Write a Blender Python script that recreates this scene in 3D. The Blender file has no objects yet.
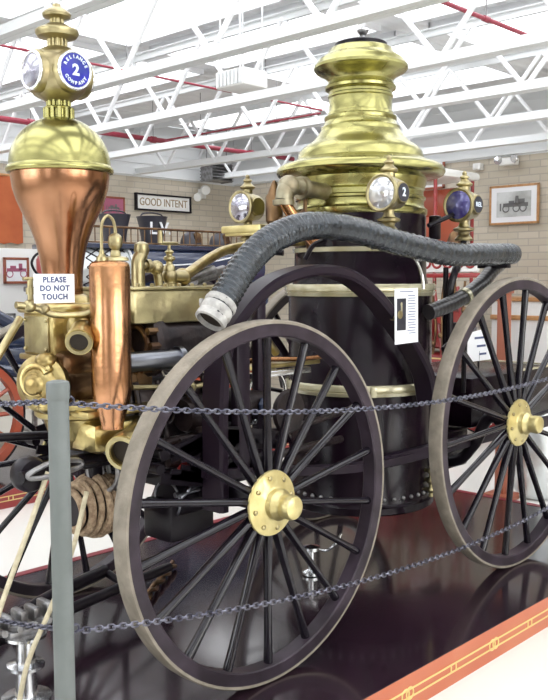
import bpy, bmesh, math, random
from mathutils import Vector, Matrix, Quaternion, noise
random.seed(7)
PI = math.pi
scene = bpy.context.scene
COL = scene.collection
V = Vector

# ------------------------------------------------------------------ camera
cam_d = bpy.data.cameras.new('camera'); cam = bpy.data.objects.new('camera', cam_d); COL.objects.link(cam)
cr = V((0.69108495, -0.722763, -0.00390233)); cu = V((0.06003216, 0.05201888, 0.9968401)); cf = V((0.72027615, 0.68913546, -0.07933849))
m = Matrix((cr, cu, -cf)).transposed().to_4x4(); m.translation = V((-2.60184420, -2.49262722, 1.68333571))
cam.matrix_world = m
cam_d.sensor_fit = 'VERTICAL'; cam_d.sensor_height = 24.0; cam_d.lens = 24.0 * 885.770434 / 700.0
cam_d.clip_start = 0.05; cam_d.clip_end = 100
scene.camera = cam

# ------------------------------------------------------------------ world, lights, exposure
world = bpy.data.worlds.new('world'); scene.world = world; world.use_nodes = True
bg = world.node_tree.nodes['Background']; bg.inputs['Color'].default_value = (0.92, 0.96, 1.0, 1); bg.inputs['Strength'].default_value = 1.0
SKYLIGHT = 2.2
def area_light(name, loc, target, sx, sy, power, color=(1, 1, 1)):
    d = bpy.data.lights.new(name, 'AREA'); d.shape = 'RECTANGLE'; d.size = sx; d.size_y = sy; d.energy = power; d.color = color
    o = bpy.data.objects.new(name, d); COL.objects.link(o); o.location = loc
    o.rotation_euler = (V(target) - V(loc)).to_track_quat('-Z', 'Y').to_euler()
    return o
area_light('window_fill_south', (0.5, -7.3, 2.2), (0.5, 0.5, 1.0), 6.0, 2.2, 150, (1.0, 0.98, 0.94))  # fill light added behind the camera, at the unseen windows
area_light('window_fill_west', (-7.3, 2.0, 2.2), (0.5, 0.8, 1.0), 5.0, 2.2, 100, (0.93, 0.97, 1.0))  # second fill added out of view, on the side wall
scene.view_settings.view_transform = 'Standard'; scene.view_settings.look = 'None'
scene.view_settings.exposure = 0.36; scene.view_settings.gamma = 1.0; scene.view_settings.use_curve_mapping = False

# ------------------------------------------------------------------ materials
def mat(name, color, rough=0.5, metal=0.0, coat=0.0, emit=0.0, spec=None, vary=None, vscale=6.0, bump=0.0, bscale=20.0, alpha=None, trans=0.0, rvary=0.0):
    mt = bpy.data.materials.new(name); mt.use_nodes = True
    nt = mt.node_tree; b = nt.nodes['Principled BSDF']
    b.inputs['Base Color'].default_value = (*color, 1); b.inputs['Roughness'].default_value = rough
    b.inputs['Metallic'].default_value = metal; b.inputs['Coat Weight'].default_value = coat; b.inputs['Coat Roughness'].default_value = 0.08
    if spec is not None: b.inputs['Specular IOR Level'].default_value = spec
    if emit: b.inputs['Emission Color'].default_value = (*color, 1); b.inputs['Emission Strength'].default_value = emit
    if trans: b.inputs['Transmission Weight'].default_value = trans
    tc = None
    if vary or bump or rvary:
        tc = nt.nodes.new('ShaderNodeTexCoord')
    if vary or rvary:
        n = nt.nodes.new('ShaderNodeTexNoise'); n.inputs['Scale'].default_value = vscale; n.inputs['Detail'].default_value = 5
        nt.links.new(tc.outputs['Object'], n.inputs['Vector'])
        if vary:
            r = nt.nodes.new('ShaderNodeValToRGB'); r.color_ramp.elements[0].position = 0.38; r.color_ramp.elements[1].position = 0.64
            r.color_ramp.elements[0].color = (*vary, 1); r.color_ramp.elements[1].color = (*color, 1)
            nt.links.new(n.outputs['Fac'], r.inputs['Fac']); nt.links.new(r.outputs['Color'], b.inputs['Base Color'])
        if rvary:
            mr = nt.nodes.new('ShaderNodeMapRange'); mr.inputs['To Min'].default_value = max(0.02, rough - rvary); mr.inputs['To Max'].default_value = rough + rvary
            mr.inputs['From Min'].default_value = 0.3; mr.inputs['From Max'].default_value = 0.7
            nt.links.new(n.outputs['Fac'], mr.inputs['Value']); nt.links.new(mr.outputs['Result'], b.inputs['Roughness'])
    if bump:
        n2 = nt.nodes.new('ShaderNodeTexNoise'); n2.inputs['Scale'].default_value = bscale; n2.inputs['Detail'].default_value = 4
        bp = nt.nodes.new('ShaderNodeBump'); bp.inputs['Strength'].default_value = bump; bp.inputs['Distance'].default_value = 0.02
        nt.links.new(tc.outputs['Object'], n2.inputs['Vector']); nt.links.new(n2.outputs['Fac'], bp.inputs['Height']); nt.links.new(bp.outputs['Normal'], b.inputs['Normal'])
    return mt
M = {}
M['brass'] = mat('polished_brass', (0.40, 0.375, 0.15), 0.25, 1.0, vary=(0.32, 0.30, 0.12), vscale=3, bump=0.10, bscale=7, rvary=0.06)
M['dullbrass'] = mat('dull_brass', (0.46, 0.40, 0.22), 0.36, 1.0, vary=(0.30, 0.25, 0.14), vscale=9, bump=0.25, bscale=14)
M['agedbrass'] = mat('aged_brass', (0.34, 0.31, 0.22), 0.42, 0.9, vary=(0.24, 0.20, 0.13), vscale=14, bump=0.2, bscale=20)
M['palebrass'] = mat('pale_brass', (0.72, 0.62, 0.30), 0.30, 0.7, vary=(0.60, 0.50, 0.22), vscale=12, bump=0.15, bscale=30)
M['castbrass'] = mat('cast_brass', (0.58, 0.48, 0.22), 0.30, 0.95, vary=(0.30, 0.22, 0.09), vscale=7, bump=0.5, bscale=9)
M['copper'] = mat('copper', (0.47, 0.250, 0.145), 0.22, 1.0, vary=(0.32, 0.155, 0.085), vscale=3.2, bump=0.22, bscale=5, rvary=0.06)
M['copper2'] = mat('bright_copper', (0.54, 0.275, 0.15), 0.24, 1.0, vary=(0.36, 0.18, 0.075), vscale=4, bump=0.25, bscale=6)
M['bronze'] = mat('dark_bronze', (0.20, 0.12, 0.06), 0.34, 0.9, vary=(0.09, 0.05, 0.03), vscale=8, bump=0.3, bscale=14)
M['iron'] = mat('black_iron', (0.012, 0.009, 0.013), 0.30, 0.0, coat=0.0, spec=0.22, vary=(0.007, 0.005, 0.008), vscale=8)
M['oiliron'] = mat('oily_iron', (0.034, 0.022, 0.022), 0.38, 0.4, vary=(0.012, 0.008, 0.010), vscale=11, bump=0.3, bscale=20)
M['boiler'] = mat('black_boiler_enamel', (0.010, 0.004, 0.009), 0.22, 0.0, coat=0.0, spec=0.18, vary=(0.006, 0.003, 0.006), vscale=5, bump=0.05, bscale=5)
M['frame'] = mat('dark_violet_frame_paint', (0.018, 0.011, 0.019), 0.36, 0.0, coat=0.0, spec=0.2)
M['felloe'] = mat('dark_violet_felloe_paint', (0.044, 0.032, 0.044), 0.36, 0.0, coat=0.0, spec=0.25, vary=(0.020, 0.014, 0.019), vscale=7)
M['spoke'] = mat('black_spoke_lacquer', (0.010, 0.008, 0.013), 0.14, 0.0, coat=0.1, spec=0.4, vary=(0.009, 0.007, 0.011), vscale=9)
M['stripe'] = mat('grey_pinstripe', (0.42, 0.44, 0.50), 0.3, 0.0, coat=0.5)
M['tyre'] = mat('worn_rubber_tyre', (0.27, 0.235, 0.19), 0.75, vary=(0.19, 0.165, 0.13), vscale=12, bump=0.2, bscale=50)
M['chrome'] = mat('nickel_plate', (0.75, 0.76, 0.78), 0.2, 1.0)
M['dchrome'] = mat('dim_nickel_plate', (0.30, 0.31, 0.35), 0.28, 1.0)
M['steel'] = mat('dull_steel', (0.33, 0.33, 0.34), 0.42, 0.85, vary=(0.18, 0.17, 0.17), vscale=20)
M['chain'] = mat('galvanised_chain', (0.22, 0.22, 0.27), 0.30, 0.95, vary=(0.08, 0.08, 0.11), vscale=30)
M['hose'] = mat('black_ribbed_hose', (0.030, 0.038, 0.048), 0.22, 0.3, coat=0.4, vary=(0.010, 0.013, 0.018), vscale=16, bump=0.7, bscale=26)
M['hose2'] = mat('black_smooth_hose', (0.022, 0.02, 0.022), 0.35, 0.0, coat=0.3, bump=0.2, bscale=20)
M['canvas'] = mat('white_canvas', (0.50, 0.49, 0.47), 0.8, vary=(0.32, 0.31, 0.30), vscale=22, bump=0.4, bscale=35)
M['cream'] = mat('cream_painted_band', (0.56, 0.53, 0.38), 0.26, 0.45, coat=0.4, vary=(0.42, 0.38, 0.24), vscale=8)
M['whitepaper'] = mat('white_paper', (0.86, 0.87, 0.90), 0.55)
M['blueink'] = mat('blue_grey_ink', (0.07, 0.09, 0.20), 0.6)
M['blackink'] = mat('black_ink', (0.02, 0.02, 0.03), 0.5)
M['rope'] = mat('tan_rope', (0.42, 0.31, 0.20), 0.85, vary=(0.24, 0.16, 0.10), vscale=40, bump=0.6, bscale=60)
M['beigerope'] = mat('beige_rope', (0.62, 0.56, 0.40), 0.8, vary=(0.5, 0.44, 0.3), vscale=40, bump=0.3, bscale=60)
M['postgrey'] = mat('grey_post_paint', (0.150, 0.165, 0.162), 0.55, vary=(0.125, 0.14, 0.135), vscale=10)
M['stage'] = mat('dark_glossy_stage_paint', (0.022, 0.010, 0.017), 0.15, 0.0, coat=0.4, vary=(0.014, 0.007, 0.012), vscale=1.4, rvary=0.05)
M['stageside'] = mat('vermilion_stage_side', (0.50, 0.14, 0.06), 0.38, coat=0.2, vary=(0.46, 0.11, 0.045), vscale=3)
M['stagered'] = mat('crimson_stage_edge', (0.20, 0.010, 0.02), 0.4, coat=0.2)
M['goldline'] = mat('gold_striping', (0.72, 0.56, 0.22), 0.4, 0.2)
M['blueglass'] = mat('blue_glass', (0.020, 0.016, 0.36), 0.14, coat=0.3, spec=0.3, vary=(0.02, 0.03, 0.26), vscale=14)
M['whiteglass'] = mat('white_lettering', (0.72, 0.80, 0.90), 0.4)
M['silverglass'] = mat('silvery_lens_glass', (0.60, 0.61, 0.68), 0.10, 0.75, coat=1.0, vary=(0.30, 0.28, 0.36), vscale=16)
M['lens'] = mat('clear_lens_glass', (0.82, 0.84, 0.86), 0.06, 0.55, coat=1.0, vary=(0.58, 0.58, 0.62), vscale=18)
M['bluelens'] = mat('indigo_lens_glass', (0.05, 0.04, 0.17), 0.08, 0.3, coat=0.6, vary=(0.12, 0.12, 0.28), vscale=15)
M['boreshade'] = mat('bore_shade', (0.022, 0.015, 0.010), 0.7, 0.2)  # shade inside the pipe ends, painted as a dark disc
M['whitepaint'] = mat('white_steel_paint', (0.84, 0.85, 0.87), 0.5)
M['greysteel'] = mat('pale_grey_steel_paint', (0.76, 0.78, 0.79), 0.5)
M['redpipe'] = mat('red_pipe_paint', (0.30, 0.035, 0.06), 0.4)
M['navy'] = mat('navy_blue_paint', (0.028, 0.04, 0.085), 0.22, coat=0.8)
M['silver'] = mat('silver_paint', (0.62, 0.65, 0.66), 0.3, 0.7)
M['leather'] = mat('black_leather', (0.035, 0.033, 0.045), 0.45, coat=0.2)
M['orange'] = mat('orange_cloth', (0.50, 0.13, 0.045), 0.8, vary=(0.42, 0.10, 0.035), vscale=3)
M['orangepaint'] = mat('orange_red_paint', (0.34, 0.065, 0.03), 0.3, coat=0.3)
M['redpaint'] = mat('fire_red_paint', (0.28, 0.025, 0.025), 0.28, coat=0.4)
M['white'] = mat('white_enamel', (0.82, 0.82, 0.80), 0.4)
M['wood'] = mat('honey_oak', (0.55, 0.30, 0.13), 0.4, vary=(0.44, 0.22, 0.09), vscale=15)
M['redwood'] = mat('red_brown_wood', (0.30, 0.09, 0.05), 0.4)
M['darkwood'] = mat('dark_wood', (0.06, 0.035, 0.03), 0.4)
M['floor'] = mat('white_waxed_floor', (0.80, 0.79, 0.75), 0.22, coat=0.2)
M['skylight'] = mat('skylight_glow', (0.95, 0.97, 1.0), 0.5, emit=SKYLIGHT)
M['fillglow'] = mat('fill_window_glow', (0.93, 0.97, 1.0), 0.5, emit=1.5)  # glow of the fill windows added out of view
M['mirror'] = mat('mirror_dark', (0.2, 0.12, 0.25), 0.1, 0.6)

def brick_mat(name, c1, c2, mortar):
    mt = bpy.data.materials.new(name); mt.use_nodes = True; nt = mt.node_tree; b = nt.nodes['Principled BSDF']
    geo = nt.nodes.new('ShaderNodeNewGeometry'); sep = nt.nodes.new('ShaderNodeSeparateXYZ'); add = nt.nodes.new('ShaderNodeMath'); comb = nt.nodes.new('ShaderNodeCombineXYZ')
    nt.links.new(geo.outputs['Position'], sep.inputs[0]); nt.links.new(sep.outputs['X'], add.inputs[0]); nt.links.new(sep.outputs['Y'], add.inputs[1])
    nt.links.new(add.outputs[0], comb.inputs['X']); nt.links.new(sep.outputs['Z'], comb.inputs['Y'])
    br = nt.nodes.new('ShaderNodeTexBrick'); br.inputs['Scale'].default_value = 1.0; br.inputs['Brick Width'].default_value = 0.30; br.inputs['Row Height'].default_value = 0.092
    br.inputs['Mortar Size'].default_value = 0.008
    br.inputs['Color1'].default_value = (*c1, 1); br.inputs['Color2'].default_value = (*c2, 1); br.inputs['Mortar'].default_value = (*mortar, 1)
    nt.links.new(comb.outputs[0], br.inputs['Vector']); nt.links.new(br.outputs['Color'], b.inputs['Base Color'])
    bp = nt.nodes.new('ShaderNodeBump'); bp.inputs['Strength'].default_value = 0.4; bp.inputs['Distance'].default_value = 0.01; bp.invert = True
    nt.links.new(br.outputs['Fac'], bp.inputs['Height']); nt.links.new(bp.outputs['Normal'], b.inputs['Normal']); b.inputs['Roughness'].default_value = 0.85
    return mt
M['brick'] = brick_mat('tan_brick', (0.60, 0.54, 0.45), (0.52, 0.47, 0.38), (0.44, 0.40, 0.34))
def deck_mat():
    mt = bpy.data.materials.new('corrugated_deck'); mt.use_nodes = True; nt = mt.node_tree; b = nt.nodes['Principled BSDF']
    b.inputs['Base Color'].default_value = (0.88, 0.89, 0.90, 1); b.inputs['Roughness'].default_value = 0.6
    geo = nt.nodes.new('ShaderNodeNewGeometry'); w = nt.nodes.new('ShaderNodeTexWave'); w.inputs['Scale'].default_value = 2.0; w.bands_direction = 'Y'
    bp = nt.nodes.new('ShaderNodeBump'); bp.inputs['Strength'].default_value = 0.5; bp.inputs['Distance'].default_value = 0.03
    nt.links.new(geo.outputs['Position'], w.inputs['Vector']); nt.links.new(w.outputs['Fac'], bp.inputs['Height']); nt.links.new(bp.outputs['Normal'], b.inputs['Normal'])
    return mt
M['deck'] = deck_mat()

# ------------------------------------------------------------------ mesh builder
def basis(d, up=None):
    d = V(d).normalized()
    if up is None: up = V((0, 0, 1)) if abs(d.z) < 0.95 else V((0, 1, 0))
    u = V(up).cross(d)
    if u.length < 1e-5: u = V((1, 0, 0)).cross(d)
    u.normalize(); w = d.cross(u)
    return u, w, d
def smooth_path(pts, n=8):
    P = [V(p) for p in pts]
    if len(P) < 3: return P
    out = []
    for i in range(len(P) - 1):
        p0 = P[i - 1] if i else P[0] * 2 - P[1]; p1, p2 = P[i], P[i + 1]; p3 = P[i + 2] if i + 2 < len(P) else P[-1] * 2 - P[-2]
        for k in range(n):
            t = k / n
            out.append(0.5 * ((2 * p1) + (p2 - p0) * t + (2 * p0 - 5 * p1 + 4 * p2 - p3) * t * t + (3 * p1 - p0 - 3 * p2 + p3) * t ** 3))
    out.append(P[-1]); return out
class MB:
    def __init__(s, mt=None): s.v = []; s.f = []; s.fm = []; s.mats = []; s.cur = 0; (mt and s.m(mt))
    def m(s, name):
        if name not in s.mats: s.mats.append(name)
        s.cur = s.mats.index(name); return s
    def add(s, vs, fs):
        o = len(s.v); s.v += [tuple(v) for v in vs]; s.f += [tuple(i + o for i in f) for f in fs]; s.fm += [s.cur] * len(fs); return s
    def box(s, c, size, bev=0.0, R=None):
        bm = bmesh.new(); bmesh.ops.create_cube(bm, size=1.0)
        for v in bm.verts: v.co = V((v.co.x * size[0], v.co.y * size[1], v.co.z * size[2]))
        if bev: bmesh.ops.bevel(bm, geom=bm.edges[:], offset=min(bev, min(size) * 0.45), segments=2, profile=0.5, affect='EDGES')
        bm.verts.index_update()
        vs = [(R @ v.co if R else v.co) + V(c) for v in bm.verts]; fs = [[v.index for v in f.verts] for f in bm.faces]; bm.free()
        return s.add(vs, fs)
    def lathe(s, prof, o=(0, 0, 0), ax=(0, 0, 1), seg=40, up=None, flute=None):
        u, w, d = basis(ax, up); vs = []; fs = []; n = len(prof); o = V(o)
        for (r, z) in prof:
            for k in range(seg):
                a = 2 * PI * k / seg; vs.append(o + d * z + (u * math.cos(a) + w * math.sin(a)) * max(r, 1e-5))
        for i in range(n - 1):
            for k in range(seg): fs.append((i * seg + k, i * seg + (k + 1) % seg, (i + 1) * seg + (k + 1) % seg, (i + 1) * seg + k))
        if prof[0][0] > 1e-4: fs.append(tuple(reversed(range(seg))))
        if prof[-1][0] > 1e-4: fs.append(tuple(range((n - 1) * seg, n * seg)))
        return s.add(vs, fs)
    def ring(s, ri, ro, z0, z1, o=(0, 0, 0), ax=(0, 0, 1), seg=48):
        u, w, d = basis(ax); vs = []; fs = []; o = V(o); P = [(ri, z0), (ro, z0), (ro, z1), (ri, z1)]
        for (r, z) in P:
            for k in range(seg): a = 2 * PI * k / seg; vs.append(o + d * z + (u * math.cos(a) + w * math.sin(a)) * r)
        for i in range(4):
            j = (i + 1) % 4
            for k in range(seg): fs.append((i * seg + k, i * seg + (k + 1) % seg, j * seg + (k + 1) % seg, j * seg + k))
        return s.add(vs, fs)
    def cyl(s, a, b, r0, r1=None, seg=20):
        a, b = V(a), V(b); return s.lathe([(r0, 0), (r0 if r1 is None else r1, (b - a).length)], a, b - a, seg)
    def sphere(s, c, r, sc=(1, 1, 1), seg=20, rings=12):
        vs = []; fs = []; c = V(c)
        for i in range(rings + 1):
            t = PI * i / rings
            for k in range(seg): a = 2 * PI * k / seg; vs.append(c + V((max(math.sin(t), 1e-4) * math.cos(a) * r * sc[0], max(math.sin(t), 1e-4) * math.sin(a) * r * sc[1], -math.cos(t) * r * sc[2])))
        for i in range(rings):
            for k in range(seg): fs.append((i * seg + k, i * seg + (k + 1) % seg, (i + 1) * seg + (k + 1) % seg, (i + 1) * seg + k))
        return s.add(vs, fs)
    def torus(s, c, R, r, ax=(0, 0, 1), seg=40, sec=10, sx=1.0, up=None, a0=0, a1=2 * PI):
        u, w, d = basis(ax, up); vs = []; fs = []; c = V(c); closed = abs(a1 - a0 - 2 * PI) < 1e-6; n = seg if closed else seg + 1
        for i in range(n):
            a = a0 + (a1 - a0) * i / seg; q = u * math.cos(a) * sx + w * math.sin(a)
            for k in range(sec): b = 2 * PI * k / sec; vs.append(c + q * (R + r * math.cos(b)) + d * r * math.sin(b))
        for i in range(n if closed else n - 1):
            j = (i + 1) % n
            for k in range(sec): fs.append((i * sec + k, j * sec + k, j * sec + (k + 1) % sec, i * sec + (k + 1) % sec))
        return s.add(vs, fs)
    def tube(s, pts, r, seg=14, smooth=8, sect=None, up=(0, 1, 0), caps=True):
        P = smooth_path(pts, smooth) if smooth else [V(p) for p in pts]; n = len(P); vs = []; fs = []
        ref = None
        for i, p in enumerate(P):
            d = (P[min(i + 1, n - 1)] - P[max(i - 1, 0)]).normalized()
            if ref is None: u, w, _ = basis(d, up if abs(V(up).dot(d)) < 0.95 else (0, 0, 1))
            else:
                u = (ref - d * ref.dot(d)).normalized(); w = d.cross(u)
            ref = u; t = i / (n - 1)
            rr = r(t) if callable(r) else r
            if sect:
                for (a, b) in sect: vs.append(p + u * a + w * b)
            else:
                for k in range(seg): a = 2 * PI * k / seg; vs.append(p + (u * math.cos(a) + w * math.sin(a)) * rr)
        q = len(sect) if sect else seg
        for i in range(n - 1):
            for k in range(q): fs.append((i * q + k, i * q + (k + 1) % q, (i + 1) * q + (k + 1) % q, (i + 1) * q + k))
        if caps: fs.append(tuple(reversed(range(q)))); fs.append(tuple(range((n - 1) * q, n * q)))
        return s.add(vs, fs)
    def prism(s, pts, thick):            # planar outline in 3D, extruded along the vector thick
        n = len(pts); P = [V(p) for p in pts]; Q = [p + V(thick) for p in P]
        return s.add(P + Q, [tuple(reversed(range(n))), tuple(range(n, 2 * n))] + [(k, (k + 1) % n, n + (k + 1) % n, n + k) for k in range(n)])
    def text(s, body, size, o, u, v, depth=0.002, align='CENTER', arc=None, squash=1.0, bold=0.0, space=1.0):
        u = V(u).normalized(); v = V(v).normalized(); nrm = u.cross(v); o = V(o)
        def one(ch, O, U, W):
            cd = bpy.data.curves.new('t', 'FONT'); cd.body = ch; cd.size = size; cd.align_x = align; cd.align_y = 'CENTER'; cd.extrude = depth; cd.offset = bold; cd.resolution_u = 3; cd.space_character = space
            ob = bpy.data.objects.new('t', cd); COL.objects.link(ob); bpy.context.view_layer.update()
            me = ob.evaluated_get(bpy.context.evaluated_depsgraph_get()).to_mesh()
            vs = [O + U * (q.co.x * squash) + W * q.co.y + nrm * q.co.z for q in me.vertices]; fs = [tuple(p.vertices) for p in me.polygons]
            s.add(vs, fs); bpy.data.objects.remove(ob); bpy.data.curves.remove(cd)
        if arc is None: one(body, o, u, v)
        else:
            R, mid, step, flip = arc; n = len(body)
            for i, ch in enumerate(body):
                a = mid + (i - (n - 1) / 2) * step * (1 if flip else -1); rad = u * math.cos(a) + v * math.sin(a); tan = u * -math.sin(a) + v * math.cos(a)
                if flip: one(ch, o + rad * R, tan, -rad)
                else: one(ch, o + rad * R, -tan, rad)
        return s
    def build(s, name, parent=None, label=None, origin=None, sharp=0.62):
        me = bpy.data.meshes.new(name); org = V(origin) if origin is not None else V((0, 0, 0))
        me.from_pydata([tuple(V(v) - org) for v in s.v], [], s.f)
        for n in s.mats: me.materials.append(M[n])
        bm = bmesh.new(); bm.from_mesh(me)
        for f, i in zip(bm.faces, s.fm): f.material_index = i; f.smooth = True
        bmesh.ops.recalc_face_normals(bm, faces=bm.faces[:])
        for e in bm.edges:
            if len(e.link_faces) == 2 and e.calc_face_angle(0.0) > sharp: e.smooth = False
        bm.to_mesh(me); bm.free(); me.update()
        o = bpy.data.objects.new(name, me); COL.objects.link(o); o.location = org
        if parent is not None: attach(o, parent)
        if label: o['label'] = label
        return o
def wpos(o):
    p = V(o.location); q = o.parent
    while q is not None:
        p = p + V(q.location) if False else p; q = q.parent
    return p
WORLD = {}
def attach(o, parent):                   # the child keeps its place in the world; every parent here is only translated
    base = WORLD.get(parent.name, V(parent.location)); o.parent = parent; here = V(o.location); WORLD[o.name] = here
    o.location = here - base
def empty(name, loc, label=None, cat=None, group=None, parent=None):
    o = bpy.data.objects.new(name, None); COL.objects.link(o); o.location = loc; o.empty_display_size = 0.1
    if parent is not None: attach(o, parent)
    else: WORLD[o.name] = V(loc)
    tag(o, label, cat, group); return o
def tag(o, label=None, cat=None, group=None, kind=None):
    if label: o['label'] = label
    if cat: o['category'] = cat
    if group: o['group'] = group
    if kind: o['kind'] = kind
    if o.parent is None: WORLD[o.name] = V(o.location)
    return o
def struct(mb, name): return tag(mb.build(name), kind='structure')

# ------------------------------------------------------------------ the hall
FZ = -0.165                              # hall floor; the show platform's top is z = 0
WX, WY = 8.2, 8.8
X0, Y0 = -7.6, -7.6
struct(MB('floor').box(((X0 + WX) / 2, (Y0 + WY) / 2, FZ - 0.05), (WX - X0, WY - Y0, 0.1)), 'floor')
struct(MB('brick').box((WX + 0.1, (Y0 + WY) / 2, (FZ + 3.3) / 2), (0.2, WY - Y0, 3.3 - FZ)), 'wall_right')
struct(MB('brick').box(((X0 + WX) / 2, WY + 0.1, (FZ + 3.3) / 2), (WX - X0, 0.2, 3.3 - FZ)), 'wall_left')
DZ = 4.15
b = MB('greysteel'); b.box((WX - 0.02, (Y0 + WY) / 2, 3.345), (0.10, WY - Y0, 0.05)); b.box((WX + 0.05, (Y0 + WY) / 2, 3.3 + (DZ - 3.3) / 2), (0.12, WY - Y0, DZ - 3.3))
for k in range(4): b.box((WX - 0.02, (Y0 + WY) / 2, 3.52 + k * 0.16), (0.02, WY - Y0, 0.012))
struct(b, 'trim_1')
b = MB('greysteel'); b.box(((X0 + WX) / 2, WY - 0.02, 3.345), (WX - X0, 0.10, 0.05)); b.box(((X0 + WX) / 2, WY + 0.05, 3.3 + (DZ - 3.3) / 2), (WX - X0, 0.12, DZ - 3.3))
for k in range(4): b.box(((X0 + WX) / 2, WY - 0.02, 3.52 + k * 0.16), (WX - X0, 0.02, 0.012))
struct(b, 'trim_2')
# walls behind the photographer, with unseen windows added for fill light and metal reflections
def wall_with_fill_windows(name, axis, pos, lo, hi, wins):
    b = MB('brick'); z0, z1, wz0, wz1 = FZ, DZ, 1.0, 3.3
    def piece(a, c, za, zb):
        if axis == 'Y': b.box(((a + c) / 2, pos, (za + zb) / 2), (c - a, 0.2, zb - za))
        else: b.box((pos, (a + c) / 2, (za + zb) / 2), (0.2, c - a, zb - za))
    piece(lo, hi, z0, wz0); piece(lo, hi, wz1, z1); x = lo
    for (a, c) in wins: piece(x, a, wz0, wz1); x = c
    piece(x, hi, wz0, wz1); struct(b, name)
    for i, (a, c) in enumerate(wins):
        g = MB('fillglow'); f = MB('white'); mid = (a + c) / 2
        off = pos - 0.06
        if axis == 'Y': g.box((mid, off, 2.15), (c - a, 0.02, 2.3))
        else: g.box((off, mid, 2.15), (0.02, c - a, 2.3))
        for t in (a + 0.03, (a * 2 + c) / 3, (a + 2 * c) / 3, c - 0.03):
            if axis == 'Y': f.box((t, pos, 2.15), (0.06, 0.12, 2.3))
            else: f.box((pos, t, 2.15), (0.12, 0.06, 2.3))
        for z in (1.03, 2.15, 3.27):
            if axis == 'Y': f.box((mid, pos, z), (c - a, 0.12, 0.06))
            else: f.box((pos, mid, z), (0.12, c - a, 0.06))
        w = g.build('window_%d' % (NW[0])); tag(w, kind='structure'); f.build('window_frame', w); NW[0] += 1  # glowing panel added out of view to light the engine
NW = [1]
wall_with_fill_windows('wall_front', 'Y', Y0 - 0.1, X0, WX, [(-5.5, -3.0), (-1.6, 0.9), (2.3, 4.8)])
wall_with_fill_windows('wall_near', 'X', X0 - 0.1, Y0, WY, [(-4.5, -2.2), (0.2, 2.6), (4.5, 7.0)])

# roof deck with skylights between the joists
JX = [0.60 + 1.36 * k for k in range(-5, 6)]
b = MB('deck'); b.box(((X0 + WX) / 2, (Y0 + WY) / 2, DZ + 0.06), (WX - X0, WY - Y0, 0.1)); struct(b, 'ceiling')
SKY = []
for i in range(len(JX) - 1):
    for (ya, yb) in ((-6.6, -3.9), (-3.1, -0.3), (0.3, 2.5), (2.9, 5.1), (5.5, 8.3)):
        if (i * 7 + int(ya * 3)) % 9 == 0: continue
        SKY.append((JX[i] + 0.14, JX[i + 1] - 0.14, ya, yb))
for i, (xa, xb, ya, yb) in enumerate(SKY):
    g = MB('skylight').box(((xa + xb) / 2, (ya + yb) / 2, DZ + 0.002), (xb - xa, yb - ya, 0.012))
    w = tag(g.build('window_%d' % NW[0]), kind='structure'); NW[0] += 1
    f = MB('whitepaint')
    for x in (xa, xb): f.box((x, (ya + yb) / 2, DZ - 0.02), (0.03, yb - ya, 0.06))
    for y in (ya, yb): f.box(((xa + xb) / 2, y, DZ - 0.02), (xb - xa + 0.03, 0.03, 0.06))
    f.build('window_frame', w)
# steel joists across the hall
for i, x in enumerate(JX):
    b = MB('greysteel'); hb, ht = 3.33, 4.04; ym = (Y0 + WY) / 2; L = WY - Y0 - 0.1
    for s in (-1, 1):
        b.box((x + s * 0.034, ym, hb), (0.060, L, 0.012)); b.box((x + s * 0.014, ym, hb + 0.04), (0.010, L, 0.09))
        b.box((x + s * 0.034, ym, ht), (0.050, L, 0.012)); b.box((x + s * 0.014, ym, ht - 0.03), (0.010, L, 0.07))
    b.m('whitepaint'); y = Y0 + 0.2; k = 0
    while y < WY - 0.5:
        b.cyl((x, y, hb + 0.03), (x, y + 0.55, ht - 0.03), 0.023, seg=8); b.cyl((x, y + 0.55, ht - 0.03), (x, y + 1.10, hb + 0.03), 0.023, seg=8); y += 1.10
    tag(b.build('roof_joist'), kind='structure')
b = MB('whitepaint')
for x in (-0.1, 3.9, 6.6):             # cross bridging
    pass
def pipe(name, a, c, r, label, mt='redpipe'):
    bb = MB(mt).cyl(a, c, r, seg=14); a, c = V(a), V(c); d = (c - a).normalized(); n = max(2, int((c - a).length / 1.8))
    for k in range(n): p = a + (c - a) * ((k + 0.5) / n); bb.cyl(p - d * 0.04, p + d * 0.04, r * 1.35, seg=14)
    bb.m('steel')
    for k in range(n): p = a + (c - a) * ((k + 0.5) / n); bb.cyl(p, (p.x, p.y, DZ + 0.01), 0.005, seg=6)
    return tag(bb.build(name), label, 'pipe')
pipe('sprinkler_pipe', (0.5, 7.35, 3.62), (8.1, 7.30, 3.62), 0.034, 'thick red sprinkler pipe under the roof deck nearest the GOOD INTENT wall')
pipe('sprinkler_pipe', (-2.0, 4.62, 3.70), (5.6, 4.55, 3.70), 0.012, 'thin dark red sprinkler pipe passing behind the blue number two lantern')
pipe('sprinkler_pipe', (-1.0, 1.22, 3.70), (4.6, 1.20, 3.70), 0.018, 'thin red sprinkler pipe high at the upper right above the framed picture')
pipe('sprinkler_pipe', (5.4, 4.4, 3.62), (5.4, 7.2, 3.62), 0.012, 'thin red branch pipe running along the joists left of the boiler stack')
t = MB('white'); t.box((2.93, 3.18, 3.42), (0.30, 0.36, 0.15), 0.02); t.m('greysteel')
for k in range(7): t.box((2.93 - 0.155, 3.18 - 0.14 + k * 0.046, 3.42), (0.012, 0.03, 0.12))
for sx in (-0.12, 0.12):
    for sy in (-0.14, 0.14): t.cyl((2.93 + sx, 3.18 + sy, 3.48), (2.93 + sx, 3.18 + sy, DZ + 0.01), 0.008, seg=6)
tag(t.build('unit_heater'), 'white boxy unit heater hanging among the roof joists left of the boiler stack', 'heater')
t = MB('steel')
for k in range(6): t.box((7.34, 8.3, 3.29 + k * 0.05), (0.46, 0.3, 0.016))
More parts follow.
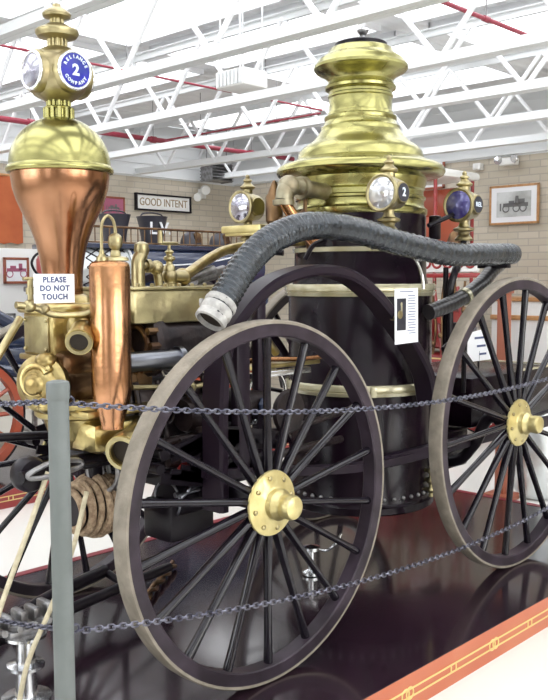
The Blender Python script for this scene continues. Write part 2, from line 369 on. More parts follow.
for sx in (-0.22, 0.22): t.box((7.34 + sx, 8.3, 3.42), (0.02, 0.26, 0.30)); t.cyl((7.34 + sx, 8.3, 3.5), (7.34 + sx, 8.3, DZ + 0.01), 0.01, seg=6)
tag(t.build('air_vent'), 'grey louvred air vent hanging in the corner right of GOOD INTENT sign', 'vent')

# ------------------------------------------------------------------ platforms
def platform(x0, x1, y0, y1, label, side, near_label):
    root = empty('display_platform', ((x0 + x1) / 2, (y0 + y1) / 2, FZ), label, 'platform')
    MB('stage').box(((x0 + x1) / 2, (y0 + y1) / 2, -0.011), (x1 - x0 - 0.008, y1 - y0 - 0.008, 0.022)).build('platform_top', root, 'dark glossy platform top')
    b = MB(side); b.ring(0.001, 0.002, 0, 0.001, ((x0 + x1) / 2, (y0 + y1) / 2, FZ), (0, 0, 1), 4) if False else None; b.box(((x0 + x1) / 2, (y0 + y1) / 2, (FZ - 0.003) / 2), (x1 - x0 - 0.004, y1 - y0 - 0.004, -FZ - 0.003)).build('platform_side', root, near_label)
    g = MB('goldline'); yy = y0 + 0.001
    for z in (-0.068, -0.104):
        g.box(((x0 + x1) / 2, yy, z), (x1 - x0 - 0.1, 0.004, 0.008)); g.box((x0 + 0.001, (y0 + y1) / 2, z), (0.004, y1 - y0 - 0.1, 0.010))
        g.box((x1 - 0.001, (y0 + y1) / 2, z), (0.004, y1 - y0 - 0.1, 0.010))
    n = 0; x = x0 + 0.41
    while x < x1 - 0.2:
        if n % 2 == 0:
            for s in (-1, 1): g.torus((x + s * 0.016, yy, -0.086), 0.026, 0.004, (0, 1, 0), seg=20, sec=6)
        else:
            for s in (-1, 1): g.box((x + s * 0.02, yy, -0.086), (0.008, 0.004, 0.030))
        x += 0.36; n += 1
    g.build('gold_striping', root)
    return root
platform(-1.42, 3.45, -0.375, 2.03, 'dark glossy platform with orange gold-striped side under the steam fire engine', 'stageside', 'orange-red side with gold striping')
MB('stagered').box((1.015, 2.006, -0.014), (4.87, 0.056, 0.034)).build('edge_strip', bpy.data.objects['display_platform'], 'dark red rear edge')
MB('stagered').box((3.426, 0.83, -0.014), (0.056, 2.41, 0.034)).build('edge_strip', bpy.data.objects['display_platform'], 'dark red end edge')
platform(-2.6, 5.1, 3.98, 6.0, 'far red-sided platform with gold stripes under the dark blue apparatus', 'redpaint', 'red side with gold striping')

# ------------------------------------------------------------------ the steam fire engine
CY = 0.79
ENG = empty('steam_fire_engine', (0.8, CY, 0.0), 'black and brass steam fire engine with copper air chamber standing on the dark platform', 'fire engine')

def make_wheel(R, cx, cy, out, offset):
    """R outer radius, centre (cx,cy,R); out = -1 faces the viewer's side (-Y), +1 the far side"""
    c = V((cx, cy, R)); rim = MB('felloe'); w = 0.076; y0, y1 = (0.0, w) if out < 0 else (-w, 0.0)
    rin = R - 0.070; rt = R - 0.016
    def pr(P, mb, seg=96):
        vs = []; fs = []
        for (r, y) in P:
            for k in range(seg): a = 2 * PI * k / seg; vs.append(c + V((r * math.cos(a), y, r * math.sin(a))))
        n = len(P)
        for i in range(n):
            j = (i + 1) % n
            for k in range(seg): fs.append((i * seg + k, i * seg + (k + 1) % seg, j * seg + (k + 1) % seg, j * seg + k))
        mb.add(vs, fs)
    q = 0.006
    pr([(rin, y0 + q), (rin + q, y0), (rt, y0), (rt, y1), (rin + q, y1), (rin, y1 - q)], rim)
    wheel = rim.build('wheel', ENG, origin=c)
    ty = MB('tyre'); pr([(rt, y0 - 0.001), (R - 0.005, y0 - 0.001), (R, y0 + 0.006), (R, y1 - 0.006), (R - 0.005, y1 + 0.001), (rt, y1 + 0.001)], ty)
    ty.build('tyre', wheel, 'greyish worn tyre')
    # one spoke, then copies
    ym = (y0 + y1) / 2; N = 18; sp = MB('spoke'); L0, L1 = 0.075, rin + 0.02; vs = []; fs = []; seg = 14
    st = [(0.0, .013, .022), (.12, .0165, .026), (.35, .0165, .021), (.6, .0145, .0185), (.82, .0155, .020), (.92, .0185, .021), (1.0, .0185, .021)]
    for (t, a, bb) in st:
        r = L0 + (L1 - L0) * t
        for k in range(seg): an = 2 * PI * k / seg; vs.append((a * math.cos(an), bb * math.sin(an), r))
    for i in range(len(st) - 1):
        for k in range(seg): fs.append((i * seg + k, i * seg + (k + 1) % seg, (i + 1) * seg + (k + 1) % seg, (i + 1) * seg + k))
    fs.append(tuple(range(seg))); fs.append(tuple(range((len(st) - 1) * seg, len(st) * seg)))
    sp.add(vs, fs)
    s_out = -1 if out < 0 else 1
    s0 = sp.build('spoke')
    for i in range(N):
        o = s0 if i == 0 else s0.copy()
        if i: COL.objects.link(o)
        o.parent = wheel; WORLD[o.name] = c
        o.location = (0, ym, 0); o.rotation_euler = (0, -math.radians(offset + i * 360 / N) + PI / 2, 0)
    # hub
    h = MB('iron'); s = s_out; yc = ym
    h.lathe([(0.085, -0.020), (0.098, -0.016), (0.098, 0.016), (0.085, 0.020)], c + V((0, yc, 0)), (0, 1, 0), 36); h.build('hub_core', wheel)
    p = MB('palebrass'); o = c + V((0, yc + s * 0.016, 0))
    p.lathe([(0.05, 0.0), (0.133, 0.0), (0.138, 0.006), (0.136, 0.014), (0.112, 0.018), (0.098, 0.024), (0.072, 0.026), (0.064, 0.032), (0.060, 0.052), (0.066, 0.060), (0.063, 0.066), (0.052, 0.078), (0.048, 0.088), (0.050, 0.098), (0.0515, 0.128), (0.046, 0.140), (0.030, 0.147), (0.0, 0.149)], o, (0, s, 0), 40)
    hub = p.build('hub', wheel, 'pale brass hub with bolted flange')
    bb = MB('dullbrass')
    for k in range(8):
        a = 2 * PI * k / 8 + .2; q = o + V((0.108 * math.cos(a), s * 0.014, 0.108 * math.sin(a))); bb.lathe([(0.011, 0), (0.011, 0.010), (0.005, 0.014), (0, 0.014)], q, (0, s, 0), 6)
    bo = bb.build('hub_bolts', wheel)
    return wheel
W1 = make_wheel(0.76, 0.0, 0.0, -1, 10)
W2 = make_wheel(0.846, 2.085, 0.0, -1, 3)
W3 = make_wheel(0.76, 0.0, 1.579, 1, 0)
W4 = make_wheel(0.846, 2.085, 1.579, 1, 7)

# ---- boiler
BX = 1.57
B0 = V((BX, CY, 0))
b = MB('boiler'); b.lathe([(0.30, 0.355), (0.43, 0.36), (0.445, 0.37), (0.445, 0.405), (0.43, 0.415), (0.425, 0.425), (0.425, 1.60), (0.405, 1.64), (0.390, 1.70), (0.385, 2.06), (0.30, 2.10)], B0, seg=72)
b.m('steel'); r = b
for k in range(44):
    a = 2 * PI * k / 44; q = B0 + V((math.cos(a) * 0.427, math.sin(a) * 0.427, 0.452)); r.sphere(q, 0.013, seg=8, rings=6)
boiler = b.build('boiler', ENG, 'glossy black boiler drum')
for z, h in ((1.62, 0.036), (1.062, 0.034)):
    b = MB('cream'); b.lathe([(0.424, z - h), (0.440, z - h + 0.004), (0.447, z - 0.012), (0.440, z - 0.006), (0.447, z), (0.447, z + h - 0.010), (0.441, z + h), (0.40, z + h)], B0, seg=72)
    for k in range(2): a = -2.3 + k * 2.4; b.box(B0 + V((math.cos(a) * 0.45, math.sin(a) * 0.45, z)), (0.02, 0.035, 0.06), 0.004, Matrix.Rotation(a, 3, 'Z'))
    b.build('boiler_band', boiler, 'cream and brass band round the black boiler')
b = MB('cream'); b.lathe([(0.385, 1.835), (0.398, 1.838), (0.400, 1.862), (0.385, 1.866)], B0, seg=72); b.build('boiler_band', boiler, 'narrow brass band')
b = MB('brass'); b.lathe([(0.30, 2.045), (0.385, 2.05), (0.392, 2.06), (0.392, 2.085), (0.378, 2.095), (0.372, 2.11), (0.372, 2.135), (0.382, 2.142), (0.382, 2.155), (0.370, 2.162), (0.368, 2.19), (0.378, 2.20), (0.378, 2.215), (0.385, 2.235), (0.388, 2.262), (0.42, 2.268), (0.462, 2.275),
    (0.484, 2.285), (0.494, 2.302), (0.492, 2.320), (0.478, 2.336), (0.456, 2.348), (0.425, 2.354), (0.405, 2.362), (0.385, 2.374), (0.372, 2.380), (0.368, 2.396), (0.362, 2.42), (0.340, 2.445), (0.312, 2.465), (0.285, 2.482), (0.258, 2.510), (0.242, 2.535), (0.232, 2.550), (0.232, 2.566), (0.218, 2.578),
    (0.208, 2.60), (0.212, 2.612), (0.212, 2.626), (0.196, 2.634), (0.192, 2.65)], B0, seg=80)
b.build('dome_hood', boiler, 'wide polished brass dome hood')
b = MB('brass'); b.m('brass'); b.lathe([(0.190, 2.65), (0.184, 2.66), (0.184, 2.735)], B0, seg=72); b.m('brass')
b.lathe([(0.184, 2.733), (0.190, 2.74), (0.190, 2.752), (0.184, 2.758), (0.184, 2.772), (0.206, 2.785), (0.208, 2.80), (0.196, 2.812), (0.190, 2.83), (0.196, 2.845), (0.215, 2.862), (0.240, 2.876), (0.262, 2.886), (0.274, 2.900), (0.274, 2.916), (0.262, 2.928), (0.256, 2.942), (0.245, 2.955), (0.215, 2.975), (0.196, 2.99), (0.185, 3.012), (0.168, 3.022), (0.150, 3.026)], B0, seg=72)
b.build('smokestack', boiler, 'brass smokestack with flared lip')
b = MB('iron'); b.lathe([(0.150, 3.015), (0.153, 3.02), (0.153, 3.045), (0.146, 3.05), (0.0, 3.05)], B0, seg=48)
b.m('steel'); b.lathe([(0.014, 3.04), (0.014, 3.10), (0.020, 3.105), (0.034, 3.125), (0.034, 3.13), (0.012, 3.135), (0, 3.135)], B0 + V((0.02, 0, 0)), seg=16)
b.build('stack_cap', boiler, 'dark cap with a small spindle')
# steam elbow at left of the dome
b = MB('agedbrass'); b.tube([(1.24, 0.75, 2.17), (1.05, 0.75, 2.175), (0.96, 0.75, 2.185), (0.885, 0.75, 2.165), (0.865, 0.75, 2.10)], 0.046, 18)
b.ring(0.03, 0.062, -0.014, 0.014, (1.01, 0.75, 2.178), (1, 0.0, 0)); b.ring(0.03, 0.058, -0.014, 0.014, (0.865, 0.75, 2.09), (0, 0, 1)); b.sphere((0.905, 0.75, 2.178), 0.060)
el = b.build('steam_elbow', ENG, 'brass steam elbow'); MB('copper2').tube([(0.865, 0.75, 2.10), (0.90, 0.74, 2.05), (0.97, 0.71, 1.96), (1.04, 0.68, 1.88)], 0.032, 16).build('steam_pipe', el, 'copper steam pipe')

# ---- arched crane-neck frames, one each side
ARCH = [(-0.085, 0.70), (-0.085, 0.96), (-0.078, 1.217), (-0.035, 1.427), (0.073, 1.552), (0.21, 1.646), (0.36, 1.699), (0.568, 1.727), (0.792, 1.699), (0.993, 1.603), (1.164, 1.47), (1.328, 1.329), (1.46, 1.17), (1.52, 1.00)]
for yy in (0.265, 2 * CY - 0.265):
    h, t, q = 0.066, 0.026, 0.012
    sec = [(-t, -h + q), (-t + q, -h), (t - q, -h), (t, -h + q), (t, h - q), (t - q, h), (-t + q, h), (-t, h - q)]
    b = MB('frame'); b.tube([(x, yy, z) for x, z in ARCH], 0, smooth=6, sect=[(c_, a_) for c_, a_ in sec], up=(0, 1, 0))
    fr = b.build('arched_frame', ENG, 'dark arched crane-neck frame beam')
    b = MB('steel')
    for (x, z) in ((-0.08, 1.05), (1.30, 1.36)): b.lathe([(0.016, 0), (0.016, 0.012), (0.008, 0.018), (0, 0.018)], (x, yy - 0.027, z), (0, -1, 0), 8)
    b.build('frame_bolts', fr)
# brass bits and tie rods between arch and hose
MB('dullbrass').lathe([(0.035, 0), (0.035, 0.03), (0.02, 0.05), (0, 0.05)], (1.14, 0.235, 1.50), (0, -1, 0), 16).build('boss', ENG, 'small round brass boss')
# lower chassis rails, cross members, axles
b = MB('frame')
for yy in (0.32, 1.26): b.tube([(-0.12, yy, 0.86), (0.3, yy, 0.80), (0.9, yy, 0.72), (1.4, yy - 0.0, 0.70)], 0, smooth=5, sect=[(-.02, -.035), (.02, -.035), (.02, .035), (-.02, .035)])
b.box((-0.06, CY, 0.90), (0.07, 1.0, 0.06), 0.01); b.box((0.35, CY, 0.80), (0.07, 0.95, 0.06), 0.01)
b.build('chassis_rail', ENG)
for (x, z, nm) in ((0, 0.76, 'front_axle'), (2.085, 0.846, 'rear_axle')):
    b = MB('iron')
    if x == 0: b.box((x, CY, z), (0.07, 1.36, 0.085), 0.015)
    else:
        b.tube([(x, 0.1, z), (x, 0.22, z), (x, 0.32, z - 0.18), (x, 0.5, z - 0.30), (x, 1.08, z - 0.30), (x, 1.26, z - 0.18), (x, 1.36, z), (x, 1.48, z)], 0.035, 12)
    b.cyl((x, 0.0, z), (x, 2 * CY, z), 0.0, 0.0, 4) if False else None
    b.cyl((x, -0.02, z), (x, 0.16, z), 0.035); b.cyl((x, 1.42, z), (x, 1.60, z), 0.035); b.build(nm, ENG)
for yy in (0.32, 1.26):                 # leaf springs over the front axle
    b = MB('iron')
    for k in range(5):
        Lk = 0.34 - 0.055 * k
        for s in (-1, 1):
            b.tube([(-Lk, yy, 0.86 - s * 0 + (0.055 + s * (0.045 - k * 0.011)) - s * 0.0), (0, yy, 0.86 + 0.055 + s * (0.105 - k * 0.0115)), (Lk, yy, 0.86 + 0.055 + s * (0.045 - k * 0.011))], 0, smooth=6, sect=[(-.022, -.0045), (.022, -.0045), (.022, .0045), (-.022, .0045)])
    b.cyl((-0.36, yy - .03, 0.915), (-0.36, yy + .03, 0.915), 0.022); b.cyl((0.36, yy - .03, 0.915), (0.36, yy + .03, 0.915), 0.022)
    b.build('leaf_spring', ENG)
b = MB('iron'); b.torus((-0.05, CY, 0.83), 0.26, 0.018, seg=48); b.torus((-0.05, CY, 0.87), 0.26, 0.018, seg=48)
for k in range(4): a = k * PI / 2 + PI / 4; b.cyl((-0.05, CY, 0.85), (-0.05 + 0.26 * math.cos(a), CY + 0.26 * math.sin(a), 0.85), 0.014, seg=8)
b.build('turntable_ring', ENG)
# machinery glimpsed through the front wheel
b = MB('oiliron')
b.lathe([(0.06, -0.30), (0.13, -0.29), (0.145, -0.27), (0.145, -0.24), (0.12, -0.22), (0.12, 0.16), (0.145, 0.18), (0.145, 0.22), (0.10, 0.24)], (0.06, 0.585, 1.405), (1, 0, 0), 36)
b.lathe([(0.06, -0.30), (0.12, -0.29), (0.135, -0.27), (0.135, -0.24), (0.11, -0.22), (0.11, 0.16), (0.135, 0.18), (0.135, 0.22), (0.10, 0.24)], (0.08, 0.96, 1.36), (1, 0, 0), 36)
st = b.build('steam_cylinder', ENG, 'dark flanged steam cylinders')
b = MB('bronze')
for yy in (0.585,):
    for k in range(12): a = 2 * PI * k / 12; b.cyl((-0.27, yy + 0.122 * math.cos(a), 1.405 + 0.122 * math.sin(a)), (-0.19, yy + 0.122 * math.cos(a), 1.405 + 0.122 * math.sin(a)), 0.017, seg=6)
    b.torus((-0.25, yy, 1.405), 0.080, 0.014, (1, 0, 0))
b.build('cylinder_bolts', st, 'bronze bolts round the cylinder head')
b = MB('dchrome'); b.cyl((-0.43, 0.45, 1.345), (-0.12, 0.45, 1.345), 0.042); b.ring(0.03, 0.052, -0.014, 0.014, (-0.125, 0.45, 1.345), (1, 0, 0)); b.build('piston_rod', ENG, 'bright nickel-plated rod housing')
b = MB('dullbrass'); b.tube([(-0.40, 0.42, 1.245), (-0.22, 0.42, 1.23), (-0.12, 0.42, 1.215), (0.02, 0.42, 1.225)], 0.011, 10); b.sphere((-0.09, 0.42, 1.218), 0.03); b.cyl((-0.09, 0.42, 1.19), (-0.09, 0.42, 1.27), 0.012); b.build('drain_pipe', ENG)
rng = random.Random(4)
b = MB('oiliron'); b.box((-0.12, 0.70, 1.10), (0.50, 0.34, 0.24), 0.03); b.box((0.28, 0.62, 1.05), (0.36, 0.20, 0.14), 0.03)
b.lathe([(0.0, -.2), (0.07, -.2), (0.08, -.18), (0.08, .15), (0.06, .17), (0.04, .3), (0, .3)], (0.10, 0.46, 1.10), (1, 0, 0.05), 24)
for k in range(5): x = -0.28 + 0.13 * k; b.cyl((x, 0.50, 0.98), (x + rng.uniform(-.05, .05), 0.52, 1.25), 0.014, seg=8); b.torus((x, 0.50, 1.06 + 0.03 * (k % 2)), 0.04, 0.009, (0, 1, 0.2), seg=20, sec=6)
b.lathe([(0.03, 0), (0.10, 0.005), (0.11, 0.02), (0.10, 0.035), (0.03, 0.04)], (0.50, 0.40, 1.05), (0, -1, 0), 28)
b.tube([(-0.3, 0.44, 0.98), (0.0, 0.40, 1.0), (0.4, 0.40, 0.96), (0.8, 0.44, 0.97), (1.18, 0.55, 0.97)], 0.018, 10)
b.tube([(-0.2, 0.44, 0.90), (0.2, 0.42, 0.84), (0.7, 0.44, 0.84), (1.16, 0.60, 0.80)], 0.022, 10)
b.build('drive_gear', ENG, 'oily black running gear')
b = MB('dullbrass'); b.lathe([(0.0, -.1), (0.06, -.1), (0.075, -.08), (0.075, .02), (0.05, .06), (0.045, .14), (0.06, .15), (0.06, .17), (0, .17)], (0.30, 0.80, 1.36), (0, 0, 1), 24)
b.tube([(0.30, 0.80, 1.5), (0.36, 0.76, 1.56), (0.50, 0.72, 1.57), (0.62, 0.7, 1.50), (0.66, 0.68, 1.38), (0.75, 0.7, 1.3)], 0.022, 12); b.sphere((0.5, 0.72, 1.57), 0.035); b.build('feed_pump', ENG, 'brass feed pump')
b = MB('castbrass'); b.box((0.62, 0.70, 1.245), (0.72, 0.22, 0.022), 0.005); b.m('copper2'); b.tube([(0.28, 0.56, 1.28), (0.5, 0.55, 1.29), (0.8, 0.55, 1.275), (1.14, 0.56, 1.28)], 0.013, 10); b.build('copper_feed_pipe', ENG, 'copper feed pipe on a shelf')
b = MB('chrome'); b.box((0.60, 0.56, 1.215), (0.50, 0.04, 0.03), 0.006); b.cyl((0.38, 0.50, 1.00), (0.50, 0.50, 1.03), 0.016); b.torus((0.60, 0.62, 1.12), 0.11, 0.010, (0.2, 1, 0)); b.build('valve_gear_rods', ENG, 'bright steel valve gear rods')
b = MB('frame'); b.box((0.14, 0.34, 1.13), (0.085, 0.05, 0.70), 0.012); b.box((0.42, 0.5, 1.20), (0.06, 0.05, 0.86), 0.012); b.build('column_bracket', ENG)
for nm_, pos_, rr_, mt_ in (('oil_cup', (0.18, 0.40, 1.02), 0.022, 'navy'), ('oil_cup', (0.34, 0.40, 1.07), 0.020, 'navy'), ('oil_cup', (0.40, 0.36, 0.66), 0.018, 'chrome')):
    MB(mt_).lathe([(0, 0), (rr_, 0.004), (rr_ * 1.1, 0.03), (rr_ * 0.6, 0.045), (rr_ * 0.5, 0.06), (0, 0.062)], pos_, seg=16).build(nm_, ENG)
b = MB('redpaint'); b.lathe([(0, 0), (0.03, 0.005), (0.036, 0.025), (0.026, 0.05), (0, 0.055)], (-0.135, 0.42, 0.855), (-0.3, -1, 0.2), 20); b.build('tail_reflector', ENG, 'small red reflector')
b = MB('iron'); b.box((-0.05, 0.55, 0.62), (0.26, 0.20, 0.18), 0.02); b.lathe([(0, -.12), (0.085, -.12), (0.092, -.10), (0.092, .10), (0.085, .12), (0, .12)], (-0.02, 0.52, 0.71), (1, 0, 0), 32)
tb = b.build('tool_box', ENG, 'black tool box under the frame'); MB('dchrome').torus((-0.14, 0.52, 0.71), 0.085, 0.006, (1, 0, 0)).build('drum_rim', tb, 'nickel rim'); b = MB('dchrome'); b.tube([(-0.15, 0.42, 0.74), (-0.08, 0.41, 0.78), (0.02, 0.41, 0.775)], 0.012, 8); b.cyl((-0.18, 0.42, 0.755), (-0.05, 0.41, 0.765), 0.012); b.build('box_handle', tb, 'nickel handle'); MB('dchrome').cyl((0.07, 0.47, 0.645), (0.13, 0.46, 0.64), 0.014).build('box_handle', tb, 'nickel knob')
b = MB('oiliron'); b.tube([(-0.20, 0.36, 1.00), (0.0, 0.34, 0.97), (0.2, 0.34, 0.93), (0.45, 0.36, 0.90)], 0.014, 8); b.tube([(-0.18, 0.36, 0.93), (-0.02, 0.35, 0.86), (0.18, 0.36, 0.80), (0.4, 0.42, 0.82)], 0.012, 8)
b.torus((0.12, 0.37, 0.95), 0.05, 0.010, (0, 1, 0)); b.cyl((0.12, 0.34, 0.95), (0.12, 0.44, 0.95), 0.018); b.box((0.00, 0.38, 1.03), (0.16, 0.05, 0.03), 0.01); b.build('brake_linkage', ENG)
b = MB('dchrome'); b.box((0.02, 0.36, 1.045), (0.14, 0.03, 0.016), 0.005); b.cyl((-0.06, 0.35, 1.00), (0.10, 0.35, 0.985), 0.012); b.build('linkage_pins', ENG)

# nickel standing jack under the boiler, seen between the spokes
b = MB('chrome'); b.lathe([(0, 0.02), (0.055, 0.02), (0.055, 0.035), (0.022, 0.05), (0.02, 0.15), (0.05, 0.16), (0.05, 0.178), (0.02, 0.185), (0, 0.19)], (1.12, 0.78, -0.015), seg=24); b.tube([(1.12, 0.78, 0.16), (1.20, 0.74, 0.13), (1.24, 0.70, 0.17), (1.28, 0.69, 0.22)], 0.008, 8); b.build('levelling_jack', ENG, 'small nickel jack under the boiler')

# ---- pump group with the air chamber
PX = -0.478
P0 = V((PX, CY, 0))
b = MB('castbrass'); b.lathe([(0.14, 1.545), (0.185, 1.55), (0.192, 1.56), (0.192, 1.575), (0.185, 1.585), (0.13, 1.59), (0.115, 1.61), (0.10, 1.62), (0.09, 1.625)], P0, seg=48)
base = b.build('air_chamber_base', ENG, 'cast brass base flange')
b = MB('copper'); b.lathe([(0.087, 1.60), (0.084, 1.66), (0.086, 1.72), (0.096, 1.79), (0.111, 1.85), (0.133, 1.91), (0.160, 1.965), (0.184, 2.02), (0.199, 2.07), (0.206, 2.12), (0.207, 2.135)], P0, seg=72)
ac = b.build('air_chamber', ENG, 'tall flared copper air chamber')
b = MB('brass'); pr = [(0.205, 2.13), (0.219, 2.134), (0.224, 2.142), (0.224, 2.152), (0.219, 2.160), (0.213, 2.166)]
for k in range(1, 17): a = PI / 2 * k / 17.0; pr.append((0.212 * math.cos(a), 2.166 + 0.205 * math.sin(a)))
b.lathe(pr + [(0.055, 2.372)], P0, seg=72); b.build('air_dome', ac, 'polished brass hemispherical dome')
# lantern on the dome
def fluted(mb, r, z0, z1, o, n=12):
    mb.lathe([(r * 0.9, z0), (r * 0.9, z1)], o, seg=24)
    for k in range(n): a = 2 * PI * k / n; mb.cyl(o + V((r * math.cos(a), r * math.sin(a), z0)), o + V((r * math.cos(a), r * math.sin(a), z1)), r * 0.17, seg=8)
b = MB('dullbrass'); b.m('brass'); fluted(b, 0.056, 2.36, 2.405, P0); b.lathe([(0.06, 2.40), (0.064, 2.406), (0.052, 2.412)], P0, seg=32); fluted(b, 0.044, 2.41, 2.435, P0)
b.m('dullbrass'); b.lathe([(0.045, 2.432), (0.062, 2.438), (0.088, 2.455), (0.110, 2.475), (0.114, 2.482), (0.124, 2.496), (0.129, 2.52), (0.130, 2.548), (0.129, 2.58), (0.124, 2.603), (0.112, 2.618), (0.088, 2.635), (0.060, 2.650), (0.045, 2.656)], P0, seg=48)
fluted(b, 0.036, 2.655, 2.69, P0)
b.lathe([(0.04, 2.688), (0.080, 2.698), (0.090, 2.712), (0.090, 2.722), (0.080, 2.730), (0.062, 2.738), (0.045, 2.748), (0.03, 2.752)], P0, seg=40)
fluted(b, 0.025, 2.75, 2.775, P0, 10); b.lathe([(0.03, 2.772), (0.056, 2.780), (0.060, 2.790), (0.055, 2.798), (0.035, 2.812), (0.018, 2.822), (0.016, 2.832), (0.0, 2.838)], P0, seg=32)
ln = b.build('signal_lantern', ENG, 'brass signal lantern with a blue number two glass')
ZC = 2.543
for d, mt_, nm in (((0, -1, 0), 'blueglass', 'lantern_glass'), ((-1, 0, 0), 'silverglass', 'lantern_glass'), ((1, 0, 0), 'silverglass', 'lantern_glass'), ((0, 1, 0), 'blueglass', 'lantern_glass')):
    d = V(d); o = P0 + V((0, 0, ZC)); b = MB(mt_); b.lathe([(0.070, 0.118), (0.066, 0.128), (0.04, 0.132), (0, 0.134)] if mt_ != 'blueglass' else [(0.070, 0.118), (0.068, 0.1305), (0, 0.131)], o, d, 40)
    b.m('chrome'); b.torus(o + d * 0.125, 0.074, 0.0075, d, seg=44); b.m('dullbrass'); b.lathe([(0.088, 0.09), (0.088, 0.112), (0.082, 0.122), (0.07, 0.122)], o, d, 44)
    if mt_ == 'blueglass':
        u = d.cross(V((0, 0, 1))) * -1; v = V((0, 0, 1)); b.m('whiteglass'); oo = o + d * 0.1325
        b.text('2', 0.062, oo - v * 0.001, u, v, 0.0012, squash=1.05, bold=0.0022)
        b.text('RELIANCE', 0.019, oo, u, v, 0.0012, arc=(0.053, PI / 2, 0.33, False), bold=0.0006)
        b.text('COMPANY', 0.019, oo, u, v, 0.0012, arc=(0.053, -PI / 2, 0.33, True), bold=0.0006)
    b.build(nm, ln, 'blue glass with white figure 2 and lettering' if mt_ == 'blueglass' else 'silvery round glass')
# valve chest under the chamber
b = MB('castbrass'); b.box((PX, 0.745, 1.46), (0.31, 0.23, 0.19), 0.015); b.box((PX, 0.745, 1.365), (0.34, 0.26, 0.025), 0.008); b.build('valve_chest', ENG, 'square cast brass valve chest')
b = MB('dullbrass'); b.box((PX - 0.158, 0.745, 1.46), (0.012, 0.18, 0.15), 0.004)
for sy in (-.08, .08):
    for sz in (-.06, .06): b.sphere((PX - 0.165, 0.745 + sy, 1.46 + sz), 0.009, seg=8, rings=6)
b.build('name_plate', ENG, 'plain brass side plate')
b = MB('castbrass'); b.tube([(-0.50, 0.66, 1.49), (-0.54, 0.56, 1.50), (-0.585, 0.49, 1.485), (-0.645, 0.425, 1.450)], lambda t: 0.052 - 0.004 * t, 22); b.ring(0.046, 0.070, -0.012, 0.012, (-0.515, 0.62, 1.492), (0.3, 1, 0)); b.sphere((-0.568, 0.515, 1.497), 0.064); dvec = V((-0.62, -0.68, -0.34)).normalized(); e = V((-0.645, 0.425, 1.450))
b.ring(0.036, 0.054, -0.02, 0.016, e, dvec, 36)
ob = b.build('discharge_elbow', ENG, 'brass discharge elbow'); MB('boreshade').lathe([(0.037, 0.010), (0.037, 0.012), (0, 0.012)], e, dvec, 32).build('outlet_bore', ob, 'dark disc painted as shade in the bore')
b = MB('dullbrass'); b.ring(0.037, 0.050, 0.014, 0.022, e, dvec, 36); b.build('outlet_ring', ob)
# pump barrel and caps
b = MB('bronze'); b.lathe([(0.10, -0.18), (0.145, -0.17), (0.155, -0.15), (0.150, -0.13), (0.148, -0.1), (0.148, 0.2), (0.165, 0.22), (0.165, 0.27), (0.10, 0.28)], (PX + 0.02, 0.72, 1.255), (1, 0, 0), 44)
b.box((PX, 0.72, 1.345), (0.30, 0.30, 0.10), 0.03)
pb = b.build('pump_barrel', ENG, 'dark bronze pump barrel')
b = MB('castbrass'); o = V((PX - 0.19, 0.66, 1.265)); b.lathe([(0.105, -0.04), (0.118, -0.02), (0.118, 0.01), (0.105, 0.022), (0.085, 0.03), (0.078, 0.042), (0.055, 0.058), (0.046, 0.060), (0.038, 0.074), (0.025, 0.080), (0, 0.082)], o, (-1, -0.45, 0), 40)
for k in range(8): a = 2 * PI * k / 8; b.lathe([(0.014, 0), (0.014, 0.02), (0.006, 0.026), (0, 0.026)], o + V((-0.006 - 0.0 * k, 0.098 * math.cos(a), 0.098 * math.sin(a))), (-1, -.45, 0), 6)
b.torus(o + V((-0.045, -0.02, 0.02)), 0.060, 0.014, (-1, -.45, .1), a0=0.5, a1=5.2); b.sphere(o + V((0.0, -0.03, 0.095)), 0.045, (1, 1, .8)); b.sphere(o + V((0.0, -0.05, -0.085)), 0.05, (1, 1, .7)); b.build('pump_head', pb, 'shiny lobed brass pump head')
b = MB('castbrass')
b.lathe([(0.05, 1.150), (0.210, 1.152), (0.216, 1.160), (0.216, 1.172), (0.210, 1.180), (0.18, 1.184), (0.17, 1.19)], (PX + 0.02, 0.70, 0), seg=44)
b.lathe([(0.05, 1.108), (0.185, 1.110), (0.195, 1.118), (0.195, 1.136), (0.185, 1.144), (0.15, 1.150)], (PX + 0.02, 0.70, 0), seg=44)
b.box((PX + 0.10, 0.62, 1.145), (0.44, 0.34, 0.03), 0.01)
for k in range(14): a = 2 * PI * k / 14; b.lathe([(0.012, 0), (0.012, 0.014), (0.005, 0.02), (0, 0.02)], (PX + 0.02 + 0.193 * math.cos(a), 0.70 + 0.193 * math.sin(a), 1.18), seg=6)
b.build('flange_plates', ENG, 'stacked brass flange plates')
b = MB('castbrass'); b.lathe([(0.0, 0.965), (0.08, 0.97), (0.125, 0.99), (0.155, 1.03), (0.172, 1.08), (0.180, 1.112)], (PX + 0.03, 0.68, 0), seg=40); b.box((PX + 0.06, 0.56, 1.045), (0.30, 0.22, 0.13), 0.035)
b.build('pump_casing', ENG, 'gold-toned lower pump casing')
b = MB('castbrass'); b.tube([(-0.26, 0.60, 1.04), (-0.31, 0.48, 1.04), (-0.39, 0.39, 1.035), (-0.49, 0.335, 1.015)], 0.070, 24, smooth=6)
d2 = V((-0.86, -0.48, -0.22)).normalized(); e2 = V((-0.510, 0.325, 1.010)); b.ring(0.052, 0.074, -0.03, 0.022, e2, d2, 40)
so = b.build('suction_inlet', ENG, 'brass suction inlet elbow'); MB('boreshade').lathe([(0.053, -0.004), (0.053, 0.0), (0, 0.0)], e2, d2, 36).build('inlet_bore', so, 'dark disc painted as shade in the bore'); MB('dullbrass').ring(0.055, 0.071, 0.02, 0.030, e2, d2, 40).build('inlet_ring', so)
